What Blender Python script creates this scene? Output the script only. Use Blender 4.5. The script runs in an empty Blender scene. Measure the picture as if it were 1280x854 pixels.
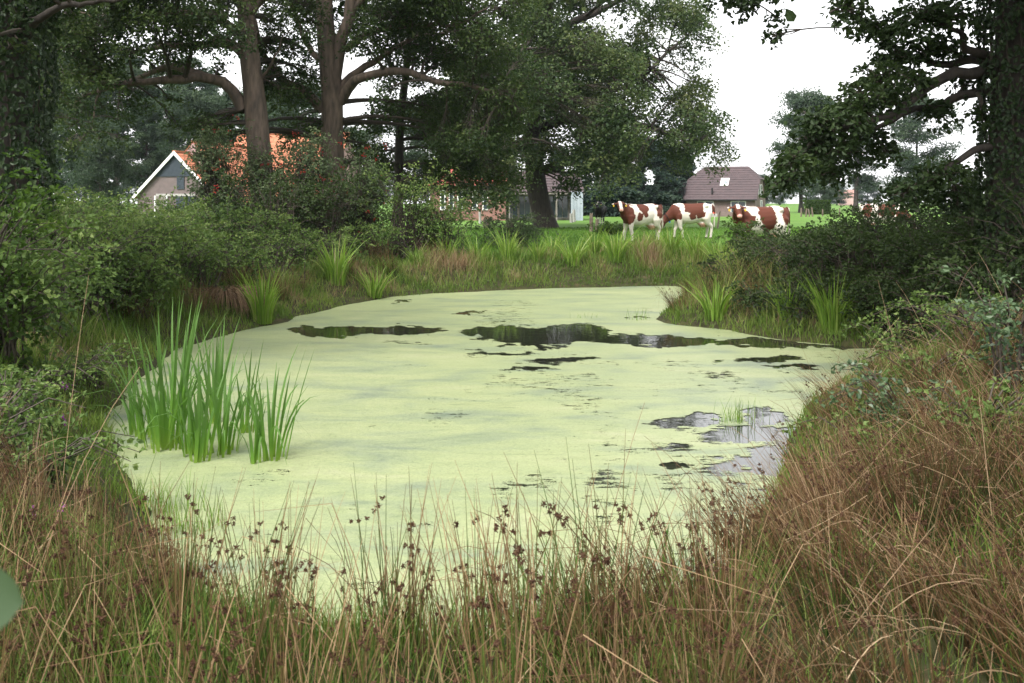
import bpy, math, random
import numpy as np
from mathutils import Vector, noise as mnoise

rng = np.random.default_rng(11)
random.seed(11)
SC = bpy.context.scene
COL = SC.collection
R = math.radians

# ------------------------------------------------------------------ camera
F, HX, HY, ZC = 1230.0, 640.0, 250.0, 2.5      # focal length and horizon in photo pixels, eye height over the water
cam = bpy.data.cameras.new('camera')
cam.sensor_width = 36.0
cam.lens = 36.0 * F / 1280.0
cam.shift_y = -(427.0 - HY) / 1280.0
cam.clip_start, cam.clip_end = 0.05, 4000.0
cam.dof.use_dof = True
cam.dof.focus_distance = 15.0
cam.dof.aperture_fstop = 6.7
cam_o = bpy.data.objects.new('camera', cam)
COL.objects.link(cam_o)
cam_o.location = (0, 0, ZC)
cam_o.rotation_euler = (R(90), 0, 0)
SC.camera = cam_o

# ------------------------------------------------------------------ overcast sky and soft sun
SUN_EL, SUN_AZ = 52.0, -148.0                    # azimuth from +Y towards +X
world = bpy.data.worlds.new('World')
SC.world = world
world.use_nodes = True
wn, wl = world.node_tree.nodes, world.node_tree.links
wn.clear()
sky = wn.new('ShaderNodeTexSky')
sky.sky_type = 'NISHITA'
sky.sun_disc = False
sky.sun_elevation = R(SUN_EL)
sky.sun_rotation = R(SUN_AZ)
sky.dust_density = 6.0
sky.air_density = 1.0
hs = wn.new('ShaderNodeHueSaturation')
hs.inputs['Saturation'].default_value = 0.18    # a closed layer of cloud takes the blue out
bg = wn.new('ShaderNodeBackground')
bg.inputs['Strength'].default_value = 0.15
wo = wn.new('ShaderNodeOutputWorld')
cl_ = wn.new('ShaderNodeMix'); cl_.data_type = 'RGBA'         # even white cloud layer over the clear-sky gradient
cl_.inputs['Factor'].default_value = 0.65
cl_.inputs['B'].default_value = (4.3, 4.3, 4.32, 1)
wl.new(sky.outputs[0], hs.inputs['Color'])
wl.new(hs.outputs[0], cl_.inputs['A'])
wl.new(cl_.outputs['Result'], bg.inputs['Color'])
wl.new(bg.outputs[0], wo.inputs['Surface'])
sun = bpy.data.lights.new('sun', 'SUN')
sun.energy = 1.5
sun.angle = R(16)
sun.color = (1.0, 0.97, 0.92)
sun_o = bpy.data.objects.new('sun', sun)
COL.objects.link(sun_o)
_d = Vector((math.sin(R(SUN_AZ)) * math.cos(R(SUN_EL)), math.cos(R(SUN_AZ)) * math.cos(R(SUN_EL)), math.sin(R(SUN_EL))))
sun_o.rotation_euler = _d.to_track_quat('Z', 'Y').to_euler()
sun_o.location = (0, 0, 60)

vs = SC.view_settings
vs.view_transform = 'Standard'
vs.look = 'None'
vs.gamma = 1.0
vs.use_curve_mapping = False
vs.exposure = 1.75
cy = SC.cycles
cy.use_denoising = True
cy.denoiser = 'OPENIMAGEDENOISE'
cy.denoising_input_passes = 'RGB_ALBEDO_NORMAL'
cy.denoising_prefilter = 'ACCURATE'
cy.max_bounces = 6
cy.diffuse_bounces = 3
cy.glossy_bounces = 3
cy.transmission_bounces = 4
cy.transparent_max_bounces = 8
cy.volume_bounces = 0
cy.caustics_reflective = False
cy.caustics_refractive = False
cy.sample_clamp_indirect = 6.0

# ------------------------------------------------------------------ helpers
def P(px, py, d):
    return np.array([(px - HX) / F * d, d, ZC - (py - HY) / F * d])

def nrm(v):
    v = np.asarray(v, float)
    return v / np.maximum(np.linalg.norm(v, axis=-1, keepdims=True), 1e-9)

def randu(n):
    return nrm(rng.normal(size=(n, 3)))

class Geo:
    def __init__(s):
        s.v, s.f, s.r, s.n = [], [], [], 0
    def add(s, V, Fc, rnd=0.5):
        V = np.asarray(V, float).reshape(-1, 3)
        Fc = np.asarray(Fc, int)
        s.v.append(V)
        s.f.append(Fc + s.n)
        s.r.append(np.broadcast_to(np.asarray(rnd, float), (len(V),)))
        s.n += len(V)
    def mesh(s, name, mat, smooth=False):
        me = bpy.data.meshes.new(name)
        if s.n:
            V = np.concatenate(s.v)
            loops = np.concatenate([f.reshape(-1) for f in s.f])
            tot = np.concatenate([np.full(len(f), f.shape[1]) for f in s.f])
            start = np.concatenate([[0], np.cumsum(tot)[:-1]])
            me.vertices.add(len(V))
            me.vertices.foreach_set('co', V.astype(np.float32).ravel())
            me.loops.add(len(loops))
            me.loops.foreach_set('vertex_index', loops.astype(np.int32))
            me.polygons.add(len(tot))
            me.polygons.foreach_set('loop_start', start.astype(np.int32))
            me.polygons.foreach_set('loop_total', tot.astype(np.int32))
            me.polygons.foreach_set('use_smooth', np.full(len(tot), bool(smooth)))
            a = me.attributes.new('rnd', 'FLOAT', 'POINT')
            a.data.foreach_set('value', np.concatenate(s.r).astype(np.float32))
            me.update(calc_edges=True)
        if mat:
            me.materials.append(mat)
        return me
    def build(s, name, mat, parent=None, smooth=False):
        return link(name, s.mesh(name, mat, smooth), parent)

def link(name, data, parent=None):
    o = bpy.data.objects.new(name, data)
    COL.objects.link(o)
    if parent is not None:
        o.parent = parent
    return o

def tag(o, label=None, cat=None, group=None, kind=None):
    if label: o['label'] = label
    if cat: o['category'] = cat
    if group: o['group'] = group
    if kind: o['kind'] = kind
    return o

def thing(name, label, cat, loc=(0, 0, 0), rz=0.0, group=None):
    o = bpy.data.objects.new(name, None)
    COL.objects.link(o)
    o.empty_display_size = 0.2
    o.location = [float(c) for c in loc]
    o.rotation_euler = (0, 0, rz)
    return tag(o, label, cat, group)

def dup(root, loc, rz=0.0, scale=1.0, label=None, group=None):
    r = root.copy()
    COL.objects.link(r)
    r.location = [float(c) for c in loc]
    r.rotation_euler = (0, 0, rz)
    r.scale = (scale,) * 3 if np.isscalar(scale) else scale
    if label: r['label'] = label
    if group: r['group'] = group
    for ch in root.children:
        c = ch.copy(); COL.objects.link(c); c.parent = r
        for g in ch.children:
            d = g.copy(); COL.objects.link(d); d.parent = c
    return r

# ---- value noise in numpy
_tab = np.random.default_rng(5).random((256, 256))
def vnoise(x, y):
    x = np.asarray(x, float); y = np.asarray(y, float)
    xi = np.floor(x).astype(int); yi = np.floor(y).astype(int)
    u = x - xi; v = y - yi
    u = u * u * (3 - 2 * u); v = v * v * (3 - 2 * v)
    a = _tab[xi & 255, yi & 255]; b = _tab[(xi + 1) & 255, yi & 255]
    c = _tab[xi & 255, (yi + 1) & 255]; d = _tab[(xi + 1) & 255, (yi + 1) & 255]
    return (a * (1 - u) + b * u) * (1 - v) + (c * (1 - u) + d * u) * v
def fbm(x, y, o=4):
    s, a, t = 0, 1, 0
    for k in range(o):
        s = s + a * vnoise(x * 2 ** k + 17.3 * k, y * 2 ** k + 9.1 * k); t += a; a *= 0.5
    return s / t
def sstep(a, b, x):
    t = np.clip((x - a) / (b - a), 0, 1)
    return t * t * (3 - 2 * t)

# ------------------------------------------------------------------ materials
def newmat(name):
    m = bpy.data.materials.new(name)
    m.use_nodes = True
    nt = m.node_tree
    nt.nodes.clear()
    return m, nt.nodes, nt.links

def ramp(n, stops):
    r = n.new('ShaderNodeValToRGB')
    el = r.color_ramp.elements
    while len(el) < len(stops): el.new(0.5)
    for e, (p, c) in zip(el, stops):
        e.position = p; e.color = (*c, 1)
    return r

def leafmat(name, cols, transl=0.32, rough=0.6, spec=0.2, noise_scale=0.0):
    m, n, l = newmat(name)
    at = n.new('ShaderNodeAttribute'); at.attribute_name = 'rnd'
    k = len(cols)
    rp = ramp(n, [(i / max(k - 1, 1), c) for i, c in enumerate(cols)])
    l.new(at.outputs['Fac'], rp.inputs[0])
    src = rp.outputs[0]
    p = n.new('ShaderNodeBsdfPrincipled')
    p.inputs['Roughness'].default_value = rough
    p.inputs['Specular IOR Level'].default_value = spec
    l.new(src, p.inputs['Base Color'])
    o = n.new('ShaderNodeOutputMaterial')
    if transl:
        t = n.new('ShaderNodeBsdfTranslucent')
        g = n.new('ShaderNodeHueSaturation'); g.inputs['Value'].default_value = 1.5; g.inputs['Saturation'].default_value = 1.1
        l.new(src, g.inputs['Color']); l.new(g.outputs[0], t.inputs['Color'])
        mx = n.new('ShaderNodeMixShader'); mx.inputs[0].default_value = transl
        l.new(p.outputs[0], mx.inputs[1]); l.new(t.outputs[0], mx.inputs[2])
        l.new(mx.outputs[0], o.inputs['Surface'])
    else:
        l.new(p.outputs[0], o.inputs['Surface'])
    return m

def solid(name, c1, c2=None, scale=6.0, rough=0.8, bump=0.0, spec=0.3, stretch=(1, 1, 1), detail=6):
    m, n, l = newmat(name)
    p = n.new('ShaderNodeBsdfPrincipled')
    p.inputs['Roughness'].default_value = rough
    p.inputs['Specular IOR Level'].default_value = spec
    o = n.new('ShaderNodeOutputMaterial')
    l.new(p.outputs[0], o.inputs['Surface'])
    c2 = c2 or tuple(c * 0.7 for c in c1)
    tc = n.new('ShaderNodeTexCoord')
    mp = n.new('ShaderNodeMapping'); mp.inputs['Scale'].default_value = stretch
    nz = n.new('ShaderNodeTexNoise'); nz.inputs['Scale'].default_value = scale; nz.inputs['Detail'].default_value = detail
    l.new(tc.outputs['Object'], mp.inputs[0]); l.new(mp.outputs[0], nz.inputs['Vector'])
    rp = ramp(n, [(0.32, c1), (0.68, c2)])
    l.new(nz.outputs['Fac'], rp.inputs[0]); l.new(rp.outputs[0], p.inputs['Base Color'])
    if bump:
        b = n.new('ShaderNodeBump'); b.inputs['Strength'].default_value = 0.8; b.inputs['Distance'].default_value = bump
        l.new(nz.outputs['Fac'], b.inputs['Height']); l.new(b.outputs[0], p.inputs['Normal'])
    return m

M = {}
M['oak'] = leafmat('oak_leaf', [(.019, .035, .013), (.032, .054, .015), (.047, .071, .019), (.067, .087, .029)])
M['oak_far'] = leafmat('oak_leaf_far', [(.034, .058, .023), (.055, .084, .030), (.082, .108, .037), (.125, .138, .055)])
M['oak_near'] = leafmat('oak_leaf_near', [(.017, .031, .010), (.027, .048, .014), (.041, .064, .017)], spec=.25)
M['backtree'] = leafmat('back_tree_leaf', [(.030, .052, .030), (.044, .070, .038), (.062, .090, .046)])  # lightened and greyed to carry some distance haze in the leaf colour
M['conifer'] = leafmat('conifer_leaf', [(.014, .030, .022), (.022, .042, .028), (.035, .055, .032)], transl=.15)
M['ivy'] = leafmat('ivy_leaf', [(.014, .028, .010), (.022, .042, .014), (.038, .062, .018)], transl=.15, rough=.5, spec=.28)
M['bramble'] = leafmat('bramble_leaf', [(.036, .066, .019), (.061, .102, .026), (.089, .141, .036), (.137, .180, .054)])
M['bramble_dark'] = leafmat('bramble_leaf_dark', [(.017, .031, .010), (.028, .048, .013), (.044, .068, .020)], spec=.22)  # darker bramble leaf; shade below the right oak partly held in the colour
M['hazel'] = leafmat('hazel_leaf', [(.026, .052, .010), (.040, .075, .014), (.061, .101, .019)], transl=.4)
M['rowan'] = leafmat('rowan_leaf', [(.053, .082, .037), (.080, .112, .052), (.117, .146, .072)])
M['birch'] = leafmat('birch_leaf', [(.040, .075, .032), (.060, .100, .045), (.085, .13, .06)], spec=.4, rough=.4)
M['berry'] = solid('berry', (.28, .02, .012), (.18, .012, .01), rough=.35)
M['sedge'] = leafmat('sedge_leaf', [(.079, .146, .024), (.125, .218, .032), (.185, .277, .053), (.265, .251, .106)], transl=.35, rough=.45)
M['cattail'] = leafmat('cattail_leaf', [(.209, .304, .052), (.112, .223, .034), (.078, .166, .032), (.084, .160, .040)], transl=.38, rough=.5, spec=.2)
M['cattail_dry'] = leafmat('cattail_dry_leaf', [(.24, .22, .09), (.30, .21, .10), (.28, .18, .09), (.22, .14, .07)], transl=.2, rough=.7)
M['rush'] = leafmat('rush_stem', [(.027, .060, .009), (.051, .081, .014), (.085, .066, .022), (.119, .068, .031), (.255, .170, .093)], transl=.12, rough=.6)
M['rush_brown'] = leafmat('rush_stem_brown', [(.018, .044, .007), (.038, .042, .011), (.064, .034, .013), (.086, .045, .018), (.20, .13, .070)], transl=.12, rough=.6)
M['seed'] = leafmat('seed_head', [(.041, .019, .011), (.064, .032, .017), (.098, .053, .028)], transl=.05, rough=.8)
M['grass'] = leafmat('bank_grass', [(.058, .104, .016), (.092, .149, .025), (.138, .190, .041), (.173, .149, .069), (.219, .149, .086)], transl=.3)
M['meadow'] = leafmat('meadow_grass', [(.062, .137, .020), (.087, .174, .027), (.121, .202, .039)], transl=.35)
M['straw'] = leafmat('dry_straw', [(.085, .053, .029), (.162, .106, .061), (.306, .221, .136)], transl=.1, rough=.75)
M['purple'] = leafmat('purple_petal', [(.22, .03, .26), (.32, .05, .34)], transl=.3)
M['bark'] = solid('oak_bark', (.14, .105, .078), (.055, .044, .035), scale=9, bump=.03, stretch=(1, 1, .22))
M['bark_dark'] = solid('dark_bark', (.050, .041, .033), (.022, .018, .015), scale=10, bump=.03, stretch=(1, 1, .25))  # darkened so the under-canopy silhouette tone sits in the bark colour
M['twig'] = solid('twig_bark', (.060, .048, .036), (.034, .028, .022), scale=20)
M['post'] = solid('weathered_post', (.17, .135, .10), (.08, .062, .048), scale=14, bump=.01, stretch=(1, 1, .2))
M['stonepost'] = solid('grey_post', (.36, .35, .33), (.22, .21, .19), scale=12, bump=.01)

# ------------------------------------------------------------------ shape builders
def boxv(g, c, s, rnd=.5):
    c = np.asarray(c, float); s = np.asarray(s, float) / 2
    q = np.array([[-1, -1, -1], [1, -1, -1], [1, 1, -1], [-1, 1, -1], [-1, -1, 1], [1, -1, 1], [1, 1, 1], [-1, 1, 1]], float)
    g.add(c + q * s, [[0, 3, 2, 1], [4, 5, 6, 7], [0, 1, 5, 4], [1, 2, 6, 5], [2, 3, 7, 6], [3, 0, 4, 7]], rnd)

def tubes(g, Pth, Rad, S=6, rnd=.5, cap=False):
    Pth = np.asarray(Pth, float); Rad = np.asarray(Rad, float)
    N, K, _ = Pth.shape
    T = nrm(np.gradient(Pth, axis=1))
    mt = nrm(Pth[:, -1] - Pth[:, 0])
    ref = np.where(np.abs(mt[:, 2:3]) > .8, np.array([[1., 0, 0]]), np.array([[0., 0, 1]]))[:, None, :]
    U = nrm(np.cross(T, np.broadcast_to(ref, T.shape)))
    W = np.cross(T, U)
    a = np.arange(S) / S * 2 * np.pi
    ring = Pth[:, :, None, :] + Rad[:, :, None, None] * (np.cos(a)[None, None, :, None] * U[:, :, None, :] + np.sin(a)[None, None, :, None] * W[:, :, None, :])
    V = ring.reshape(-1, 3)
    k = np.arange(K - 1)[:, None]; s = np.arange(S)[None, :]
    q = np.stack(np.broadcast_arrays(k * S + s, k * S + (s + 1) % S, (k + 1) * S + (s + 1) % S, (k + 1) * S + s), -1).reshape(-1, 4)
    Fc = (np.arange(N)[:, None, None] * (K * S) + q[None]).reshape(-1, 4)
    rr = np.broadcast_to(np.asarray(rnd, float).reshape(-1, 1, 1) if np.ndim(rnd) == 1 else (np.asarray(rnd)[:, :, None] if np.ndim(rnd) == 2 else np.asarray(rnd, float)), (N, K, S)).reshape(-1)
    g.add(V, Fc, rr)
    if cap:
        for i in range(N):
            for kk in (0, K - 1):
                g.add(ring[i, kk], [list(range(S))] if kk else [list(range(S))[::-1]], .5)

def spline(pts, K):
    p = np.asarray(pts, float)
    e = np.vstack([2 * p[0] - p[1], p, 2 * p[-1] - p[-2]])
    L = np.concatenate([[0], np.cumsum(np.linalg.norm(np.diff(p, axis=0), axis=1))])
    out = []
    for u in np.linspace(0, L[-1] * .99999, K):
        i = int(np.searchsorted(L, u, side='right') - 1)
        i = min(max(i, 0), len(p) - 2)
        t = (u - L[i]) / max(L[i + 1] - L[i], 1e-9)
        a, b, c, d = e[i], e[i + 1], e[i + 2], e[i + 3]
        out.append(.5 * (2 * b + (c - a) * t + (2 * a - 5 * b + 4 * c - d) * t * t + (3 * b - a - 3 * c + d) * t ** 3))
    return np.array(out)

def leaves(g, C, N, D, L, W, rnd, fold=.22, hexa=False):
    n = len(C)
    N = nrm(N); D = nrm(D - N * np.sum(D * N, -1, keepdims=True))
    Sd = np.cross(N, D)
    L = np.broadcast_to(L, (n,))[:, None]; W = np.broadcast_to(W, (n,))[:, None]
    b = C - D * L * .5; t = C + D * L * .5 - N * L * .12
    rnd = np.broadcast_to(rnd, (n,))
    if not hexa:
        l = C + Sd * W * .5 + N * W * fold; r = C - Sd * W * .5 + N * W * fold
        V = np.stack([b, r, t, l], 1).reshape(-1, 3)
        g.add(V, np.arange(4 * n).reshape(n, 4), np.repeat(rnd, 4))
    else:
        l1 = C - D * L * .18 + Sd * W * .42 + N * W * fold; r1 = C - D * L * .18 - Sd * W * .42 + N * W * fold
        l2 = C + D * L * .2 + Sd * W * .5 + N * W * fold; r2 = C + D * L * .2 - Sd * W * .5 + N * W * fold
        V = np.stack([b, r1, r2, t, l2, l1], 1).reshape(-1, 3)
        i = np.arange(n)[:, None] * 6
        g.add(V, np.concatenate([i + np.array([[0, 1, 2, 3]]), i + np.array([[0, 3, 4, 5]])]), np.repeat(rnd, 6))

def sprays(g, S, O, k, Rs, L, W, clr, hexa=False, up=.6, droop=.35, jit=.12):
    n = len(S)
    Nn = nrm(O * .5 + np.array([0, 0, up]) + rng.normal(size=(n, 3)) * .3)
    U = nrm(np.cross(Nn, randu(n))); V = np.cross(Nn, U)
    Rs = np.broadcast_to(Rs, (n,))
    r = np.sqrt(rng.random((n, k))) * Rs[:, None]; a = rng.random((n, k)) * 2 * np.pi
    rad = np.cos(a)[..., None] * U[:, None] + np.sin(a)[..., None] * V[:, None]
    C = S[:, None] + rad * r[..., None] + Nn[:, None] * (rng.normal(size=(n, k)) * jit * Rs[:, None])[..., None]
    C[..., 2] -= droop * r ** 2 / Rs[:, None]
    D = rad + rng.normal(size=(n, k, 3)) * .5
    NN = Nn[:, None] + rng.normal(size=(n, k, 3)) * .55
    sz = rng.uniform(.7, 1.25, n * k)
    cl = np.clip(np.repeat(clr, k) + rng.normal(size=n * k) * .13, 0, 1)
    leaves(g, C.reshape(-1, 3), NN.reshape(-1, 3), D.reshape(-1, 3), L * sz, W * sz, cl, hexa=hexa)

def inball(n, bias=2.0):
    return randu(n) * (rng.random(n) ** (1 / bias))[:, None]

def blades(g, B, H, W, lean, K=3, rnd=.5, droop=0.0, vfold=0.0):
    n = len(B)
    H = np.broadcast_to(H, (n,)).astype(float); W = np.broadcast_to(W, (n,)).astype(float)
    lean = np.asarray(lean, float)
    az = rng.random(n) * 2 * np.pi
    sd = np.stack([np.cos(az), np.sin(az), np.zeros(n)], 1)
    t = np.linspace(0, 1, K + 1)
    path = B[:, None] + np.zeros((n, K + 1, 3))
    path[:, :, 2] += H[:, None] * t - np.broadcast_to(droop, (n,))[:, None] * t ** 3
    path[:, :, :2] += lean[:, None, :] * (t ** 1.8)[None, :, None]
    w = W[:, None] * (1 - t[:-1] ** 2.2) * .5
    l = path[:, :-1] - sd[:, None] * w[..., None]; r = path[:, :-1] + sd[:, None] * w[..., None]
    V = np.concatenate([np.stack([l, r], 2).reshape(n, 2 * K, 3), path[:, -1:]], 1)
    m = 2 * K + 1
    i = np.arange(n)[:, None]
    rr = np.repeat(np.broadcast_to(rnd, (n,)), m)
    quads = [i * m + np.array([[2 * k, 2 * k + 1, 2 * k + 3, 2 * k + 2]]) for k in range(K - 1)]
    base = g.n
    g.add(V.reshape(-1, 3), i * m + np.array([[2 * K - 2, 2 * K - 1, 2 * K]]), rr)
    if quads:
        g.f.append(np.concatenate(quads) + base)

# ------------------------------------------------------------------ pond outline and terrain
def wp(px, py):
    d = ZC * F / (py - HY)
    return ((px - HX) / F * d, d)
SHORE = [wp(*p) for p in [(140, 600), (128, 545), (150, 490), (205, 442), (300, 414), (365, 398), (440, 379), (520, 369), (640, 362), (760, 359), (850, 358),
         (862, 372), (832, 400), (905, 412), (1000, 427), (1108, 437), (1104, 450), (1044, 490), (1004, 540), (992, 592), (958, 655), (900, 725), (720, 795), (450, 805), (260, 765), (180, 685)]]
def closed_spline(pts, k):
    p = np.asarray(pts, float); n = len(p); out = []
    for i in range(n):
        a, b, c, d = p[i - 1], p[i], p[(i + 1) % n], p[(i + 2) % n]
        for t in np.arange(k) / k:
            out.append(.5 * (2 * b + (c - a) * t + (2 * a - 5 * b + 4 * c - d) * t * t + (3 * b - a - 3 * c + d) * t ** 3))
    return np.array(out)
POLY = closed_spline(SHORE, 4)
def sdf(x, y):
    x = np.asarray(x, float).ravel(); y = np.asarray(y, float).ravel()
    out = np.empty(len(x))
    A = POLY; B = np.roll(POLY, -1, 0); E = B - A; EE = (E ** 2).sum(1)
    for s in range(0, len(x), 20000):
        q = np.stack([x[s:s + 20000], y[s:s + 20000]], 1)
        w = q[:, None] - A[None]
        t = np.clip((w * E).sum(-1) / EE, 0, 1)
        d = np.sqrt((((w - E[None] * t[..., None])) ** 2).sum(-1).min(1))
        c = (A[None, :, 1] <= q[:, None, 1]) != (B[None, :, 1] <= q[:, None, 1])
        xs = A[None, :, 0] + (q[:, None, 1] - A[None, :, 1]) / np.where(E[None, :, 1] == 0, 1e-9, E[None, :, 1]) * E[None, :, 0]
        ins = ((c & (q[:, None, 0] < xs)).sum(1) % 2) == 1
        out[s:s + 20000] = np.where(ins, -d, d)
    return out
def ground(x, y):
    x = np.asarray(x, float).ravel(); y = np.asarray(y, float).ravel()
    d = sdf(x, y) + (fbm(x * .9, y * .9, 3) - .5) * .5
    top = .65 + .18 * sstep(3.5, 6, x) * sstep(14, 8, y) - .12 * sstep(6, 3, y) * sstep(3, 0, x)
    h = np.where(d > 0, .05 + top * sstep(-.25, 1.7, d), np.maximum(-.5, .05 + d * .6))
    h = h + np.where(d > .3, (fbm(x * .35 + 3, y * .35, 4) - .5) * .22 * sstep(60, 25, y) + (fbm(x * 2.1, y * 2.1, 2) - .5) * .07 * sstep(40, 20, y), 0)
    return h

def axis_pts(lo, hi, step, far, grow):
    a = list(np.arange(lo, hi + 1e-6, step))
    s = step; v = hi
    while v < far:
        s *= grow; v += s; a.append(v)
    s = step; v = lo; b = []
    while v > -far:
        s *= grow; v -= s; b.append(v)
    return np.array(b[::-1] + a)
gx = axis_pts(-12, 12, .22, 480, 1.16)
gy = axis_pts(-1, 34, .22, 480, 1.16)
gy = gy[gy > -60]
XX, YY = np.meshgrid(gx, gy)
ZZ = ground(XX, YY)
g = Geo()
nx, ny = len(gx), len(gy)
idx = np.arange(nx * ny).reshape(ny, nx)
g.add(np.stack([XX.ravel(), YY.ravel(), ZZ], 1), np.stack([idx[:-1, :-1], idx[:-1, 1:], idx[1:, 1:], idx[1:, :-1]], -1).reshape(-1, 4),
      np.clip(sdf(XX, YY) / 6, 0, 1) * np.maximum(sstep(25, 31, YY.ravel()), .25 * sstep(9, 14, np.abs(XX.ravel()))))
m, n, l = newmat('ground_mat')
p = n.new('ShaderNodeBsdfPrincipled'); p.inputs['Roughness'].default_value = .95; p.inputs['Specular IOR Level'].default_value = .15
o = n.new('ShaderNodeOutputMaterial'); l.new(p.outputs[0], o.inputs['Surface'])
tc = n.new('ShaderNodeTexCoord'); at = n.new('ShaderNodeAttribute'); at.attribute_name = 'rnd'
n1 = n.new('ShaderNodeTexNoise'); n1.inputs['Scale'].default_value = .35; n1.inputs['Detail'].default_value = 8
n2 = n.new('ShaderNodeTexNoise'); n2.inputs['Scale'].default_value = 6; n2.inputs['Detail'].default_value = 6
l.new(tc.outputs['Object'], n1.inputs['Vector']); l.new(tc.outputs['Object'], n2.inputs['Vector'])
field = ramp(n, [(.3, (.062, .132, .020)), (.5, (.080, .158, .026)), (.7, (.105, .172, .036))]); l.new(n1.outputs['Fac'], field.inputs[0])
bank = ramp(n, [(.3, (.022, .019, .011)), (.55, (.034, .036, .013)), (.75, (.060, .044, .025))]); l.new(n2.outputs['Fac'], bank.inputs[0])
rp = ramp(n, [(.25, (0, 0, 0)), (.62, (1, 1, 1))]); l.new(at.outputs['Fac'], rp.inputs[0])
mx = n.new('ShaderNodeMix'); mx.data_type = 'RGBA'
l.new(rp.outputs[0], mx.inputs['Factor']); l.new(bank.outputs[0], mx.inputs['A']); l.new(field.outputs[0], mx.inputs['B'])
l.new(mx.outputs['Result'], p.inputs['Base Color'])
bp = n.new('ShaderNodeBump'); bp.inputs['Distance'].default_value = .06; bp.inputs['Strength'].default_value = .7
l.new(n2.outputs['Fac'], bp.inputs['Height']); l.new(bp.outputs[0], p.inputs['Normal'])
tag(g.build('ground', m, smooth=True), kind='structure')

# ---- water
g = Geo()
lo, hi = POLY.min(0) - .6, POLY.max(0) + .6
g.add([[lo[0], lo[1], 0], [hi[0], lo[1], 0], [hi[0], hi[1], 0], [lo[0], hi[1], 0]], [[0, 1, 2, 3]])
m, n, l = newmat('pond_water_mat')
p = n.new('ShaderNodeBsdfPrincipled'); p.inputs['Base Color'].default_value = (.012, .013, .009, 1)
p.inputs['Roughness'].default_value = .03; p.inputs['IOR'].default_value = 1.5; p.inputs['Specular IOR Level'].default_value = .6
o = n.new('ShaderNodeOutputMaterial'); l.new(p.outputs[0], o.inputs['Surface'])
tc = n.new('ShaderNodeTexCoord'); nz = n.new('ShaderNodeTexNoise'); nz.inputs['Scale'].default_value = 5; nz.inputs['Detail'].default_value = 3
bp = n.new('ShaderNodeBump'); bp.inputs['Distance'].default_value = .004; bp.inputs['Strength'].default_value = .5
l.new(tc.outputs['Object'], nz.inputs['Vector']); l.new(nz.outputs['Fac'], bp.inputs['Height']); l.new(bp.outputs[0], p.inputs['Normal'])
tag(g.build('pond_water', m), kind='structure')

# ---- duckweed film with its open leads
pyv = np.concatenate([np.arange(356.5, 640, 1.1), np.arange(640, 900, 2.2)]); pxv = np.arange(40, 1180, 3.0)
PX, PY = np.meshgrid(pxv, pyv)
DD = ZC * F / (PY - HY); WX = (PX - HX) / F * DD
sd_ = sdf(WX, DD).reshape(PX.shape)
wx = PX + (fbm(PX * .020, PY * .07, 5) - .5) * 46 + (fbm(PX * .09, PY * .33, 3) - .5) * 26; wy = PY + (fbm(PX * .016 + 40, PY * .10 + 9, 4) - .5) * 15 + (fbm(PX * .08 + 7, PY * .45, 3) - .5) * 7
cover = np.full(PX.shape, 1.0)
HOLES = [(400, 416, 46, 5.2, 1.3), (445, 412.5, 60, 4.2, 1.1), (505, 412, 42, 4.0, 1.3), (660, 418, 66, 12, 1.5), (615, 414, 50, 6, 1.2), (715, 415, 44, 10, 1.5), (690, 428, 34, 8, 1.4), (780, 424, 66, 7.5, 1.3), (850, 428, 60, 4.5, 1.1), (930, 429, 60, 4, 1.2),
         (985, 432, 46, 4, 1.2), (1058, 434, 52, 3.6, 1.3), (700, 449, 58, 4, .75), (665, 458, 42, 2.6, .7), (955, 450, 50, 4, .75), (1000, 460, 40, 3.4, 1.1), (850, 529, 46, 8, .72), (872, 521, 17, 7, 1.2), (940, 540, 48, 13, .9),
         (1000, 556, 30, 26, .8), (965, 575, 36, 20, .62), (930, 610, 50, 30, .12), (855, 583, 22, 4, .8), (890, 660, 50, 40, .10), (955, 520, 26, 8, .7),
         (510, 376, 26, 1.2, .75), (590, 392, 24, 1.1, .7), (800, 398, 22, 2, .8), (470, 362, 20, .9, .8), (520, 430, 40, 3, .5), (620, 440, 70, 4, .45), (850, 480, 90, 18, .28), (760, 560, 90, 40, .2)]
for (cx, cyy, rx, ry, a) in HOLES:
    q = ((wx - cx) / rx) ** 2 + ((wy - cyy) / ry) ** 2
    cover -= a * .8 * np.clip(1.35 - q, 0, 1.1)
cover -= .13 * sstep(500, 950, PX) * sstep(440, 600, PY) + .14 * sstep(780, 960, PX) * sstep(470, 540, PY)
cover -= .34 * sstep(.50, .78, fbm(PX * .011, PY * .055, 5)) * sstep(380, 560, PX + 1.2 * (PY - 400))
cover = np.clip(cover, 0, 1)
ok = (sd_ < 1.1)
fo = ok[:-1, :-1] & ok[1:, :-1] & ok[:-1, 1:] & ok[1:, 1:]
cm = np.maximum.reduce([cover[:-1, :-1], cover[1:, :-1], cover[:-1, 1:], cover[1:, 1:]])
fo &= cm > .12
idx = np.arange(PX.size).reshape(PX.shape)
Q = np.stack([idx[:-1, :-1], idx[1:, :-1], idx[1:, 1:], idx[:-1, 1:]], -1)[fo]
used, inv = np.unique(Q, return_inverse=True)
g = Geo()
g.add(np.stack([WX.ravel()[used], DD.ravel()[used], np.full(len(used), .006)], 1), inv.reshape(Q.shape), cover.ravel()[used])
m, n, l = newmat('duckweed_mat')
p = n.new('ShaderNodeBsdfPrincipled'); p.inputs['Roughness'].default_value = .4; p.inputs['Specular IOR Level'].default_value = .42
o = n.new('ShaderNodeOutputMaterial')
tc = n.new('ShaderNodeTexCoord'); at = n.new('ShaderNodeAttribute'); at.attribute_name = 'rnd'
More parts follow.
